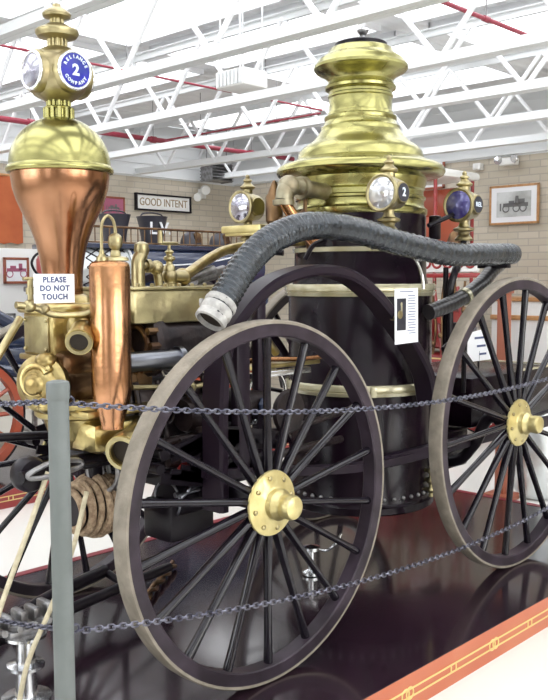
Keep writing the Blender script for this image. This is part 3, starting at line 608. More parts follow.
# second copper vessel
C2 = V((-0.515, 0.40, 0)); b = MB('copper2')
b.lathe([(0.044, 1.092), (0.044, 1.10), (0.045, 1.11), (0.050, 1.13), (0.060, 1.165), (0.071, 1.20), (0.078, 1.235), (0.080, 1.28), (0.080, 1.735), (0.076, 1.748), (0.066, 1.756), (0.03, 1.762), (0, 1.763)], C2, seg=48)
c2 = b.build('copper_vessel', ENG, 'slim upright bright copper vessel')
b = MB('dullbrass'); b.lathe([(0.02, 1.758), (0.055, 1.76), (0.05, 1.772), (0.022, 1.78), (0.018, 1.80), (0.012, 1.80)], C2 + V((0.03, 0, 0)), seg=24); b.lathe([(0.012, 1.79), (0.016, 1.805), (0.026, 1.815), (0.030, 1.835), (0.026, 1.855), (0.014, 1.866), (0, 1.87)], C2 + V((0.03, 0, 0)), seg=24)
b.lathe([(0.022, 1.756), (0.022, 1.772), (0.010, 1.785), (0.010, 1.80)], C2 + V((-0.035, 0.0, 0)), seg=20)
b.tube([C2 + V((-0.035, 0, 1.78)), C2 + V((-0.035, 0, 1.88)), C2 + V((-0.027, 0, 1.915)), C2 + V((-0.005, 0, 1.935)), C2 + V((0.02, 0, 1.92)), C2 + V((0.030, 0, 1.885)), C2 + V((0.030, 0, 1.84))], 0.0062, 10)
b.build('vessel_fittings', c2, 'brass ball finial and hooked pipe')
# thin brass pipe and hand valve at left of chest
b = MB('dullbrass'); b.tube([(-0.80, 0.54, 1.585), (-0.76, 0.53, 1.575), (-0.70, 0.51, 1.550), (-0.60, 0.48, 1.548), (-0.56, 0.45, 1.560)], 0.013, 12); b.sphere((-0.79, 0.54, 1.585), 0.026); b.sphere((-0.735, 0.525, 1.572), 0.022); b.cyl((-0.845, 0.545, 1.59), (-0.79, 0.54, 1.585), 0.014)
b.cyl((-0.785, 0.54, 1.59), (-0.785, 0.54, 1.69), 0.011); b.cyl((-0.785, 0.54, 1.63), (-0.785, 0.54, 1.655), 0.017); b.cyl((-0.815, 0.54, 1.69), (-0.755, 0.54, 1.69), 0.007)
b.build('hand_valve', ENG, 'small brass hand valve on a bent pipe')
b = MB('dullbrass'); b.tube([(-0.74, 0.70, 1.53), (-0.80, 0.66, 1.48), (-0.92, 0.60, 1.36)], 0.016, 12); b.build('drain_arm', ENG)
# steam chest right of the vessel
b = MB('dullbrass'); b.box((-0.115, 0.68, 1.570), (0.44, 0.40, 0.145), 0.014); b.lathe([(0, -0.02), (0.10, -0.02), (0.115, 0.0), (0.115, 0.24), (0.10, 0.27), (0, 0.28)], (0.10, 0.66, 1.545), (1, 0, 0), 36)
b.box((-0.115, 0.68, 1.648), (0.46, 0.42, 0.014), 0.004); b.m('dullbrass')
for k in range(6): b.lathe([(0.010, 0), (0.010, 0.012), (0, 0.016)], (-0.30 + 0.075 * k, 0.50, 1.655), seg=6)
sc_ = b.build('steam_chest', ENG, 'yellow brass steam chest')
b = MB('dullbrass'); o = V((-0.045, 0.60, 0)); b.lathe([(0.034, 1.652), (0.034, 1.665), (0.026, 1.67), (0.028, 1.72), (0.024, 1.745), (0.015, 1.755), (0.014, 1.765), (0.026, 1.775), (0.026, 1.785), (0.014, 1.792), (0.014, 1.80), (0.022, 1.808), (0.014, 1.815), (0.007, 1.82), (0.007, 1.842), (0, 1.842)], o, seg=24)
b.cyl(o + V((-0.062, -0.02, 1.845)), o + V((0.062, 0.02, 1.848)), 0.008); b.cyl(o + V((-0.066, -0.02, 1.845)), o + V((-0.066, -0.02, 1.90)), 0.012, 0.009)
b.sphere(o + V((0.0, 0, 1.70)), 0.036); b.cyl(o + V((0.0, 0, 1.70)), o + V((0.09, 0.0, 1.70)), 0.027); b.build('throttle_valve', ENG, 'brass throttle valve with cross handle')
b = MB('dullbrass'); b.tube([(-0.22, 0.60, 1.652), (-0.22, 0.60, 1.76), (-0.20, 0.60, 1.795)], 0.03, 14, smooth=3); b.tube([(-0.22, 0.60, 1.745), (-0.16, 0.60, 1.745), (-0.12, 0.60, 1.73), (-0.105, 0.60, 1.66)], 0.020, 14); b.sphere((-0.12, 0.60, 1.737), 0.033); b.ring(0.015, 0.030, -.01, .01, (-0.17, 0.60, 1.745), (1, 0, 0)); b.lathe([(0.028, 0), (0.034, 0.02), (0.03, 0.05), (0.01, 0.06), (0, 0.06)], (-0.20, 0.60, 1.79), seg=16); b.build('pipe_elbow', ENG, 'brass pipe elbow on the chest')
b = MB('dullbrass'); b.m('castbrass'); b.tube([(0.02, 0.62, 1.692), (0.12, 0.66, 1.715), (0.26, 0.74, 1.755), (0.42, 0.82, 1.80), (0.60, 0.90, 1.84), (0.90, 0.95, 1.88), (1.2, 0.9, 1.9)], 0.0255, 16); b.sphere((0.05, 0.625, 1.695), 0.042); b.build('steam_supply_pipe', ENG, 'long golden pipe sloping up to the boiler')
b = MB('steel'); b.cyl((0.10, 0.72, 1.67), (0.40, 0.80, 1.735), 0.022); b.cyl((0.32, 0.86, 1.68), (0.62, 0.96, 1.73), 0.03); b.build('steel_rods', ENG)

# ---- lamps on the engine
def lamp(x, y, z, digits, name, label, gm='lens', r=0.087, post=None):
    o = V((x, y, z)); b = MB('dullbrass')
    b.lathe([(0.055, -0.085), (0.075, -0.07), (0.082, -0.03), (0.090, 0.02), (0.094, 0.05), (0.098, 0.055), (0.098, 0.066), (0.090, 0.070), (r - 0.004, 0.066)], o, (-1, 0, 0), 40)
    b.sphere(o, 0.083)
    b.lathe([(0.03, 0.07), (0.030, 0.105), (0.042, 0.110), (0.046, 0.116), (0.046, 0.122), (0.026, 0.138), (0.020, 0.150), (0.028, 0.155), (0.026, 0.162), (0.012, 0.172), (0.014, 0.182), (0.008, 0.192), (0, 0.195)], o, seg=28)
    b.lathe([(0.0, -0.20), (0.05, -0.20), (0.052, -0.19), (0.044, -0.18), (0.030, -0.165), (0.034, -0.15), (0.058, -0.142), (0.060, -0.130), (0.034, -0.120), (0.026, -0.10), (0.030, -0.07)], o, seg=28)
    for s in (-1, 1): b.lathe([(0.06, 0.05), (0.056, 0.085), (0.052, 0.092), (0.045, 0.092)], o, (0, s, 0), 32)
    lp = b.build(name, ENG, label)
    g = MB(gm); g.lathe([(r, 0.060), (r * 0.8, 0.074), (r * 0.45, 0.084), (0, 0.088)], o, (-1, 0, 0), 36); g.build('lamp_lens', lp)
    if not digits: return lp
    g = MB('blackink'); g.lathe([(0.046, 0.085), (0.046, 0.094), (0, 0.0945)], o, (0, -1, 0), 36); g.m('whiteglass')
    g.text(digits, 0.060 if len(digits) == 1 else 0.036, o + V((0, -0.0955, 0)), (1, 0, 0), (0, 0, 1), 0.001, bold=0.0014 if len(digits) == 1 else 0.0006, space=1.15); g.build('side_glass', lp, 'small dark round glass with white figure %s' % digits if len(digits) == 1 else 'small dark round glass with white letters')
    return lp
l1 = lamp(1.12, 0.25, 2.12, '2', 'carriage_lamp', 'brass lamp with clear lens and figure 2 at the front of the boiler')
l2 = lamp(1.17, 1.33, 2.115, '', 'carriage_lamp', 'brass lamp with silvery lens on the far side', 'silverglass')
l3 = lamp(1.84, 0.25, 2.10, 'REL', 'carriage_lamp', 'brass lamp with indigo lens and small lettering behind the boiler', 'bluelens')
for pts in ([(1.12, 0.25, 1.92), (1.12, 0.30, 1.88), (1.25, 0.45, 1.86)], [(1.84, 0.25, 1.90), (1.84, 0.27, 1.80), (1.80, 0.38, 1.78)], [(1.17, 1.33, 1.91), (1.17, 1.28, 1.86), (1.26, 1.12, 1.84)]): MB('iron').tube(pts, 0.018, 10).build('lamp_bracket', ENG)
b = MB('palebrass'); b.box((1.17, 1.33, 1.985), (0.13, 0.34, 0.045), 0.01); b.box((1.17, 1.33, 1.955), (0.10, 0.30, 0.02), 0.005); b.lathe([(0.03, 1.82), (0.03, 1.95)], (1.17, 1.33, 0), seg=16); b.build('lamp_shelf', ENG, 'pale brass lamp shelf on the far side')
# gauges and fittings between the far lamp and the elbow
b = MB('bronze'); b.lathe([(0.035, 0), (0.05, 0.02), (0.052, 0.16), (0.04, 0.18), (0.025, 0.22), (0.012, 0.25), (0, 0.26)], (1.16, 1.10, 2.0), seg=24); b.lathe([(0, 0), (0.04, 0.005), (0.05, 0.03), (0.038, 0.05), (0.02, 0.09), (0, 0.10)], (1.10, 0.98, 1.98), (0, -0.4, 0.3), 20)
b.tube([(1.05, 0.84, 1.95), (1.03, 0.84, 2.08), (1.06, 0.86, 2.16), (1.13, 0.88, 2.18)], 0.010, 8); b.tube([(1.10, 0.78, 1.85), (1.07, 0.78, 2.0), (1.10, 0.80, 2.2)], 0.012, 8); b.torus((1.08, 0.86, 2.10), 0.055, 0.008, (0.8, 0.6, 0)); b.lathe([(0.03, 1.86), (0.035, 1.9), (0.03, 1.97), (0.05, 1.98), (0, 1.99)], (1.08, 0.98, 0), seg=20)
b.build('boiler_gauges', ENG, 'bronze gauge fittings')
# fittings behind the placard and right of the boiler
b = MB('iron'); b.tube([(1.83, 0.33, 1.30), (1.83, 0.33, 1.60), (1.86, 0.32, 1.72), (1.92, 0.34, 1.76), (1.98, 0.38, 1.74)], 0.022, 10); b.cyl((1.86, 0.38, 1.0), (1.86, 0.38, 1.75), 0.016); b.tube([(1.72, 0.30, 1.28), (1.90, 0.28, 1.38), (2.10, 0.25, 1.55), (2.26, 0.24, 1.66)], 0.018, 10)
b.tube([(1.60, 0.33, 1.98), (1.75, 0.28, 2.04), (1.92, 0.26, 2.10)], 0.014, 8); b.sphere((1.83, 0.33, 1.55), 0.035); b.sphere((1.88, 0.33, 1.40), 0.03); b.box((1.80, 0.42, 1.98), (0.05, 0.06, 0.14), 0.01)
b.build('control_pipes', ENG, 'black control pipes and levers')
b = MB('bronze')
for k in range(6): b.cyl((1.90 + 0.02 * (k % 2), 0.42, 1.02 + 0.12 * k), (2.02, 0.44, 1.05 + 0.12 * k), 0.012, seg=8); b.sphere((1.90 + 0.02 * (k % 2), 0.40, 1.03 + 0.12 * k), 0.02, seg=12, rings=8)
b.build('gauge_cocks', ENG, 'row of bronze gauge cocks')
b = MB('dullbrass')
for (dz, rr) in ((0.0, 0.022), (0.055, 0.026), (0.11, 0.022)): b.sphere((1.66, 0.335, 0.47 + dz), rr); b.cyl((1.66, 0.335, 0.47 + dz), (1.66, 0.42, 0.47 + dz), 0.012)
b.cyl((1.66, 0.335, 0.43), (1.66, 0.335, 0.61), 0.013); b.build('blow_off_cocks', ENG, 'small brass blow-off cocks low on the boiler')
b = MB('chrome'); b.tube([(1.30, 0.22, 1.80), (1.33, 0.21, 1.76), (1.36, 0.205, 1.70), (1.365, 0.20, 1.63)], 0.008, 8); b.cyl((1.40, 0.26, 1.79), (1.40, 0.20, 1.81), 0.02, 0.005, seg=12); b.build('placard_hook', ENG, 'bright steel hook')
# rear deck and ash pan
b = MB('boiler'); b.box((2.80, CY + 0.05, 0.90), (1.10, 0.82, 0.32), 0.02); b.box((2.25, CY, 0.60), (0.30, 0.5, 0.25), 0.02); b.build('rear_fuel_box', ENG, 'black rear fuel box'); b = MB('cream'); b.box((3.10, 0.42, 1.066), (0.50, 0.03, 0.012), 0.003); b.box((3.36, 0.84, 1.066), (0.03, 0.84, 0.012), 0.003); b.build('rear_deck_edge', ENG, 'pale edging of the rear deck')
b = MB('frame'); 
for yy in (0.34, 1.24): b.box((2.2, yy, 0.70), (1.9, 0.05, 0.07), 0.01)
b.build('rear_rail', ENG)

# tow pole and shafts at the front
b = MB('iron'); b.tube([(-1.10, 0.80, 0.16), (-0.768, 0.88, 0.16), (-0.102, 1.018, 0.16), (0.34, 1.10, 0.16)], 0.026, 12, smooth=4); b.tube([(-1.05, 0.80, 0.20), (-0.676, 0.958, 0.20), (-0.331, 1.10, 0.20), (0.0, 1.20, 0.20)], 0.032, 12, smooth=4); b.cyl((0.0, 1.04, 0.16), (0.0, 1.04, 0.72), 0.018); b.cyl((0.0, 1.02, 0.16), (0.0, 1.22, 0.20), 0.02); b.build('tow_pole', ENG, 'black tow pole')
b = MB('iron'); b.tube([(-0.86, 0.52, 0.93), (-0.62, 0.56, 0.95), (-0.20, 0.62, 0.92)], 0.024, 12); b.tube([(-1.0, 1.20, 1.00), (-0.4, 1.0, 0.98), (-0.1, 0.9, 0.96)], 0.020, 12); b.box((-0.36, 0.74, 0.91), (0.30, 0.24, 0.05), 0.02)
b.lathe([(0.02, -.04), (0.06, -.04), (0.07, -.02), (0.07, .02), (0.06, .04), (0.02, .04)], (-0.80, 0.56, 0.93), (0, 1, 0), 28); b.m('steel'); b.tube([(-0.82, 0.49, 0.955), (-0.74, 0.49, 0.975), (-0.62, 0.50, 0.965), (-0.60, 0.50, 0.94), (-0.70, 0.49, 0.925), (-0.82, 0.49, 0.925), (-0.845, 0.49, 0.94), (-0.82, 0.49, 0.955)], 0.011, 8)
for k in range(4): b.torus((-0.44 + 0.035 * k, 0.58, 0.88), 0.085, 0.010, (1, 0.2, 0), seg=28, sec=8)
b.build('front_spring_bracket', ENG, 'black bracket with steel rings')

# ------------------------------------------------------------------ separate things on and round the engine
def hose_tube(b, pts, r, rib, amp, smooth=26):
    P = smooth_path(pts, smooth); seg = 18; vs = []; fs = []; ref = None; n = len(P); acc = 0
    for i, p in enumerate(P):
        d = (P[min(i + 1, n - 1)] - P[max(i - 1, 0)]).normalized()
        if i: acc += (p - P[i - 1]).length
        if ref is None: u, w, _ = basis(d, (0, 1, 0))
        else: u = (ref - d * ref.dot(d)).normalized(); w = d.cross(u)
        ref = u
        rr = r + amp * math.sin(2 * PI * acc / rib)
        for k in range(seg):
            a = 2 * PI * k / seg; q = rr + 0.003 * noise.noise(V((acc * 9, math.cos(a) * 1.5, math.sin(a) * 1.5))); vs.append(p + (u * math.cos(a) + w * math.sin(a)) * q)
    for i in range(n - 1):
        for k in range(seg): fs.append((i * seg + k, i * seg + (k + 1) % seg, (i + 1) * seg + (k + 1) % seg, (i + 1) * seg + k))
    fs.append(tuple(reversed(range(seg)))); fs.append(tuple(range((n - 1) * seg, n * seg)))
    return b.add(vs, fs)
HY = 0.12
HP = [(-0.225, HY, 1.535), (-0.155, HY, 1.614), (-0.07, HY, 1.714), (0.035, HY, 1.806), (0.169, HY, 1.873), (0.362, HY, 1.919), (0.643, HY, 1.916), (1.039, HY, 1.862), (1.494, HY, 1.816), (1.909, HY + .01, 1.823), (2.184, HY + .02, 1.828)]
hose = empty('suction_hose', (0.9, HY, 1.86), 'thick black ribbed suction hose draped over the near wheels of the engine', 'hose')
hb = MB('hose'); hose_tube(hb, HP, 0.061, 0.024, 0.0030); hb.build('hose_body', hose, 'black ribbed hose with silvery sheen', sharp=1.2)
hd = (V(HP[0]) - V(HP[1])).normalized(); he = V(HP[0])
b = MB('canvas'); b.lathe([(0.062, -0.085), (0.066, -0.082), (0.064, -0.074), (0.069, -0.070), (0.069, -0.060), (0.062, -0.052), (0.067, -0.044), (0.068, -0.02), (0.063, -0.012), (0.066, 0.0), (0.066, 0.022), (0.056, 0.026), (0.052, 0.0)], he, hd, 32)
for a in (0.5, 2.2, 4.0): b.box(he + hd * -0.03 + V((0, 0, 0)) + basis(hd)[0] * 0.068 * math.cos(a) + basis(hd)[1] * 0.068 * math.sin(a), (0.016, 0.016, 0.03), 0.004)
b.build('hose_coupling', hose, 'whitish wrapped coupling at the lower end'); MB('boreshade').lathe([(0.056, 0.004), (0.056, 0.006), (0, 0.006)], he, hd, 28).build('coupling_bore', hose, 'dark disc painted as shade in the open end')
b = MB('hose2'); e3 = V(HP[-1]); b.lathe([(0.058, -0.06), (0.062, -0.05), (0.060, 0.02), (0.046, 0.035), (0.0, 0.038)], e3, (1, 0, 0), 28); b.build('hose_end_cuff', hose, 'black cuff at the right end')
b = MB('iron'); b.box((2.13, 0.22, 1.755), (0.05, 0.2, 0.02), 0.005); b.tube([(2.13, 0.14, 1.77), (2.13, 0.3, 1.70), (2.13, 0.4, 1.4), (2.13, 0.42, 0.98)], 0.016, 8); b.build('hose_cradle', ENG, 'black cradle holding the hose')
b = MB('iron'); b.tube([(0.50, 0.15, 1.862), (0.50, 0.22, 1.84), (0.50, 0.27, 1.78)], 0.012, 8); b.build('hose_cradle', ENG)
h2 = MB('hose2'); hose_tube(h2, [(2.25, 0.24, 1.78), (2.16, 0.24, 1.74), (2.03, 0.24, 1.66), (1.85, 0.24, 1.585), (1.65, 0.25, 1.53), (1.52, 0.27, 1.50)], 0.044, 0.03, 0.0008); h2.m('cream'); h2.ring(0.03, 0.050, -0.015, 0.015, (1.84, 0.24, 1.583), (0.9, 0, 0.38))
tag(h2.build('rubber_hose', sharp=1.2), 'smooth black hose sloping down left under the ribbed suction hose beside the boiler', 'hose')

# notice card and information placard
def card(name, c, u, v, w, h, label, cat):
    u = V(u).normalized(); v = V(v).normalized(); n = u.cross(v); c = V(c)
    root = empty(name, c, label, cat); b = MB('whitepaper')
    P = [c + u * (sx * w / 2) + v * (sy * h / 2) - n * 0.003 for sx, sy in ((-1, -1), (1, -1), (1, 1), (-1, 1))]
    b.prism(P, n * 0.003); b.build('card', root); return root, u, v, n
root, u, v, n = card('notice_card', (-0.702, 0.50, 1.652), (1, -0.02, 0), (0.0, 0.0, 1), 0.178, 0.112, 'white PLEASE DO NOT TOUCH notice card below the copper air chamber', 'notice')
b = MB('blueink')
for i, tx in enumerate(('PLEASE', 'DO NOT', 'TOUCH')): b.text(tx, 0.030, V((-0.702, 0.50, 1.652)) + v * (0.033 - 0.033 * i) + n * 0.001, u, v, 0.0006, bold=0.0011, space=1.12)
b.build('lettering', root)
root, u, v, n = card('information_placard', (1.200, 0.19, 1.492), (1, 0.0, 0.02), (-0.02, 0.0, 1), 0.205, 0.285, 'white information placard with small portrait hanging in front of the black boiler', 'placard')
C_ = V((1.200, 0.19, 1.492)); b = MB('blackink'); b.box(C_ + u * -0.047 + v * 0.01 + n * 0.001, (0.078, 0.002, 0.165)); b.m('cream'); b.box(C_ + u * -0.047 + v * 0.03 + n * 0.0022, (0.014, 0.001, 0.05)); b.sphere(C_ + u * -0.047 + v * 0.062 + n * 0.002, 0.009, (1, .1, 1.3)); b.build('portrait', root, 'dark narrow portrait')
b = MB('blueink')
for k in range(15): b.box(C_ + u * (0.044 + 0.004 * math.sin(k * 2.3)) + v * (0.105 - 0.014 * k) + n * 0.0012, (0.066 + 0.008 * math.sin(k * 3.1), 0.0006, 0.0042))
b.box(C_ + v * 0.126 + n * 0.0012, (0.12, 0.0006, 0.004)); b.build('print_lines', root)
b = MB('whitepaper'); P = [(2.47, 0.60, 1.135), (2.77, 0.60, 1.135), (2.77, 0.60, 1.28), (2.66, 0.60, 1.345), (2.52, 0.60, 1.33), (2.47, 0.60, 1.27)]; b.prism(P, (0, 0.004, 0)); b.m('blueink')
for i, z in enumerate((1.29, 1.235, 1.18)): b.box((2.62 + 0.02 * i, 0.598, z), (0.13 - 0.02 * i, 0.0015, 0.014))
b.m('iron'); b.cyl((2.62, 0.606, 1.06), (2.62, 0.606, 1.20), 0.007, seg=8)
tag(b.build('paper_tag'), 'white paper tag on a short wire above the rear deck behind the right wheel', 'tag')

# fence posts and chains
PXA, PXB, PYF = -1.22, 3.31, -0.32
def post(x, y, label, grp=None):
    root = empty('chain_post', (x, y, 0), label, 'post', grp); h = 1.40
    b = MB('postgrey'); b.lathe([(0.030, 0.0), (0.030, h - 0.055)], (x, y, 0), seg=28); b.build('post_tube', root)
    b = MB('postgrey'); b.lathe([(0.026, h - 0.07), (0.029, h - 0.058), (0.0335, h - 0.050), (0.0335, h - 0.012), (0.031, h - 0.004), (0.020, h), (0, h)], (x, y, 0), seg=28); b.build('post_cap', root)
    b = MB('postgrey'); b.lathe([(0.07, 0), (0.07, 0.008), (0.038, 0.014), (0.035, 0.05), (0.030, 0.05)], (x, y, 0), seg=28); b.build('post_base', root)
    for z in (1.337, 0.664):
        b = MB('chain'); b.torus((x + 0.040, y, z), 0.012, 0.0035, (0, 1, 0), seg=16, sec=6); b.build('chain_eye', root)
        b = MB('chain'); b.torus((x, y + 0.04, z), 0.012, 0.0035, (1, 0, 0), seg=16, sec=6); b.build('chain_eye', root)
    return root
post(PXA, PYF, 'grey metal chain post at the left front corner of the dark platform')
post(PXB, PYF, 'grey metal chain post at the far right end of the platform')
def chain(f, length_steps, label):
    pts = [V(f(i / 2000)) for i in range(2001)]; pitch = 0.0215; out = [pts[0]]; acc = 0
    for i in range(1, len(pts)):
        acc += (pts[i] - pts[i - 1]).length
        if acc >= pitch: out.append(pts[i]); acc = 0
    b = MB('chain'); b.cur = 0
    for i in range(len(out) - 1):
        a, c = out[i], out[i + 1]; d = (c - a).normalized(); mid = (a + c) / 2; side = V((0, 0, 1)) if abs(d.z) < .9 else V((1, 0, 0)); s_ = d.cross(side).normalized(); tq = s_.cross(d)
        w_ = s_ if i % 2 == 0 else tq; w_ = (w_ + (tq if i % 2 == 0 else -s_) * 0.45).normalized(); nn = d.cross(w_)
        L, W, r = 0.0105, 0.0085, 0.0032; vs = []; fs = []; N = 12; S = 6
        for k in range(N):
            an = 2 * PI * k / N; cx_, sx_ = math.cos(an), math.sin(an)
            ctr = mid + d * ((L * 0.55 if cx_ > 0.01 else -L * 0.55 if cx_ < -0.01 else 0) + W * cx_) + w_ * W * sx_ * 0.95; rad = (d * cx_ + w_ * sx_).normalized()
            for j in range(S): bb = 2 * PI * j / S; vs.append(ctr + rad * r * math.cos(bb) + nn * r * math.sin(bb))
        for k in range(N):
            for j in range(S): fs.append((k * S + j, ((k + 1) % N) * S + j, ((k + 1) % N) * S + (j + 1) % S, k * S + (j + 1) % S))
        b.add(vs, fs)
    return tag(b.build('barrier_chain'), label, 'chain')
def par(c2, c1, c0, x0, x1, y):
    return lambda t: (x0 + (x1 - x0) * t, y, c2 * (x0 + (x1 - x0) * t) ** 2 + c1 * (x0 + (x1 - x0) * t) + c0)
chain(par(0.0387576, -0.08199, 1.17906, PXA + 0.045, PXB - 0.03, PYF), 0, 'upper metal chain crossing in front of both near wheels')
chain(par(0.04688505, -0.09645649, 0.47671, PXA + 0.045, PXB - 0.03, PYF), 0, 'lower metal chain swagging across the bottoms of the wheels')
chain(lambda t: (PXA, PYF + 0.045 + 1.95 * t, 1.337 - 0.28 * t + 0.2 * t * t * 1.3), 0, 'upper chain running left from the grey post past the pump')
chain(lambda t: (PXA, PYF + 0.045 + 1.95 * t, 0.664 - 0.45 * t + 0.42 * t * t), 0, 'lower chain running left from the grey post above the chrome stand')
post(PXA, PYF + 2.05, 'grey metal chain post at the left rear corner of the platform')

# stand carrying the tow pole, ropes
SX, SY = -0.80, 0.62
b = MB('chrome'); b.lathe([(0.10, 0.0), (0.10, 0.012), (0.045, 0.02), (0.04, 0.10), (0.04, 0.14)], (SX, SY, 0), seg=32); b.lathe([(0.04, 0.13), (0.075, 0.135), (0.075, 0.148), (0.038, 0.155), (0.036, 0.255), (0.085, 0.26), (0.085, 0.272), (0.0, 0.273)], (SX, SY, 0), seg=32)
root = empty('pole_stand', (SX, SY, 0), 'chrome pedestal stand at lower left holding the black tow pole', 'stand'); b.build('column', root)
b = MB('steel')
for k in range(5): b.box((SX - 0.12 + 0.065 * k, SY + 0.04 + 0.01 * k, 0.320), (0.035, 0.09, 0.07 - 0.01 * (k % 2)), 0.012); b.cyl((SX - 0.12 + 0.065 * k, SY - 0.06, 0.32), (SX - 0.12 + 0.065 * k, SY + 0.16, 0.26), 0.014, seg=8)
b.box((SX, SY, 0.283), (0.16, 0.05, 0.03), 0.008); b.build('clamp', root, 'rough grey steel clamps')
tag(MB('beigerope').tube([(-0.752, 0.50, 0.94), (-0.836, 0.50, 0.745), (-0.918, 0.50, 0.569), (-0.99, 0.49, 0.42), (-1.08, 0.47, 0.20), (-1.15, 0.45, 0.012)], 0.010, 10).build('drag_rope'), 'pale beige rope slanting down to the left between the wheel spokes', 'rope')
tag(MB('beigerope').tube([(-0.575, 0.50, 0.83), (-0.646, 0.50, 0.612), (-0.748, 0.50, 0.405), (-0.86, 0.50, 0.209), (-0.93, 0.48, 0.011)], 0.010, 10).build('drag_rope'), 'pale beige rope slanting down behind the grey post to the chrome stand', 'rope')
b = MB('rope')
for k in range(10):
    x = -0.545 + 0.024 * k; b.torus((x, 0.66, 0.72), 0.125 - 0.0035 * (k - 5) ** 2 * 0.5 + 0.004 * math.sin(k * 1.7), 0.015, (1, 0.12 * math.sin(k * 2.1), 0.05 * math.cos(k)), seg=40, sec=8)
tag(b.build('rope_coil'), 'tan rope wound in a coil hanging under the brass pump', 'rope')
b = MB('iron'); b.lathe([(0, -0.12), (0.085, -0.12), (0.085, 0.16), (0, 0.16)], (-0.43, 0.66, 0.72), (1, 0, 0), 28); b.box((-0.43, 0.66, 0.86), (0.06, 0.06, 0.10), 0.01); b.build('rope_drum', ENG, 'black drum inside the rope coil')
b = MB('bronze')
for s in (0, PI): b.tube([(0.20 + 0.05 * k, 1.12 + 0.035 * k + 0.018 * math.cos(k * 1.5 + s), 0.028 + 0.014 * math.sin(k * 1.5 + s)) for k in range(10)], 0.013, 8, smooth=4)
tag(b.build('twisted_cable'), 'twisted brown cable lying on the dark platform behind the near front wheel', 'cable')

# ------------------------------------------------------------------ background: dark blue apparatus on the far platform
APP = empty('hose_wagon', (3.6, 5.1, 0), 'dark blue antique fire apparatus with lattice-ended silver tank behind the brass pump', 'fire engine')
b = MB('navy'); b.lathe([(0.0, 3.0), (0.25, 3.0), (0.25, 4.95), (0.0, 4.98)], (0, 5.12, 1.81), (1, 0, 0), 40); b.build('blue_tank', APP, 'long dark blue cylindrical tank')
b = MB('silver'); b.lathe([(0.0, 2.30), (0.12, 2.30), (0.21, 2.33), (0.24, 2.38), (0.24, 2.98), (0.26, 2.985), (0.26, 3.02), (0.24, 3.03)], (0, 5.12, 1.81), (1, 0, 0), 40); sv = b.build('silver_tank', APP, 'silver tank end')
b = MB('iron'); r_ = 0.2425
for fam in (-1, 1):
    for k in range(16):
        a0 = 2 * PI * k / 16; pts = []
        for i in range(9): t = i / 8; a = a0 + fam * t * 1.25; pts.append((2.45 + 0.50 * t, 5.12 + r_ * math.cos(a), 1.81 + r_ * math.sin(a)))
        b.tube(pts, 0.007, 6, smooth=0)
b.build('lattice', sv, 'dark diamond lattice')
b = MB('bronze')
for (z, rr) in ((2.215, 0.013), (2.06, 0.009)):
    b.tube([(2.32, 5.5, z), (2.32, 4.86, z), (4.98, 4.86, z), (4.98, 5.5, z)], rr, 8, smooth=0)
for k in range(30): x = 2.36 + k * 0.088; b.cyl((x, 4.86, 2.06), (x, 4.86, 2.215), 0.0065, seg=6)
b.build('gallery_rail', APP, 'thin bronze gallery rail')
b = MB('navy'); b.box((3.65, 5.3, 2.03), (2.66, 0.75, 0.05), 0.01); b.box((3.2, 5.15, 0.98), (3.5, 0.6, 0.16), 0.03); b.box((4.25, 5.15, 1.3), (1.3, 0.8, 0.5), 0.04)
b.box((1.35, 5.0, 1.1), (1.2, 0.10, 0.10), 0.02); b.tube([(2.2, 4.75, 1.0), (1.6, 4.70, 1.25), (1.1, 4.65, 1.50)], 0.06, 10); b.tube([(1.9, 4.72, 0.80), (1.2, 4.66, 0.95), (0.7, 4.6, 1.32)], 0.05, 10); b.build('wagon_body', APP, 'dark blue wagon body')
b = MB('whitepaper'); b.tube([(3.0, 4.86, 1.88), (3.5, 4.85, 1.84), (4.2, 4.85, 1.90), (4.8, 4.86, 2.04)], 0.007, 6); b.build('white_cord', APP)
b = MB('redpaint'); b.lathe([(0, 1.62), (0.075, 1.62), (0.08, 1.65), (0.08, 1.88), (0.05, 1.93), (0, 1.94)], (2.02, 4.95, 0), seg=28); rt_ = b.build('red_cylinder', APP, 'small red cylinder'); MB('iron').tube([(1.98, 4.87, 1.92), (1.88, 4.85, 1.93), (1.82, 4.85, 1.85), (1.86, 4.85, 1.76), (1.95, 4.87, 1.72)], 0.012, 8).build('curved_handle', rt_)
b = MB('navy'); b.box((2.02, 4.95, 1.60), (0.3, 0.3, 0.05), 0.01); b.cyl((2.02, 4.95, 1.0), (2.02, 4.95, 1.6), 0.05); b.build('cylinder_stand', APP)
def bg_wheel(x, y, z, R, mt, parent, axis='Y', N=12, label=None):
    ax = (0, 1, 0) if axis == 'Y' else (1, 0, 0); b = MB(mt); b.ring(R - 0.085, R - 0.02, -0.035, 0.035, (x, y, z), ax, 56); b.lathe([(0, -.08), (0.08, -.07), (0.09, 0), (0.08, .07), (0, .08)], (x, y, z), ax, 24)
    w = b.build('wheel', parent, label, origin=(x, y, z)); t = MB('iron'); t.ring(R - 0.02, R, -0.037, 0.037, (x, y, z), ax, 56); t.build('tyre', w)
    c = V((x, y, z)); s0 = None
    for k in range(N):
        a = 2 * PI * k / N; d = V((math.cos(a), 0, math.sin(a))) if axis == 'Y' else V((0, math.cos(a), math.sin(a)))
        MB(mt).cyl(c + d * 0.07, c + d * (R - 0.07), 0.024, 0.018, seg=8).build('spoke', w)
    return w
bg_wheel(0.98, 4.52, 0.52, 0.52, 'orangepaint', APP, label='orange-red spoked wheel'); bg_wheel(3.9, 4.6, 0.62, 0.62, 'orangepaint', APP, label='orange-red spoked wheel')
bg_wheel(0.98, 5.70, 0.52, 0.52, 'orangepaint', APP); bg_wheel(3.9, 5.75, 0.62, 0.62, 'orangepaint', APP)
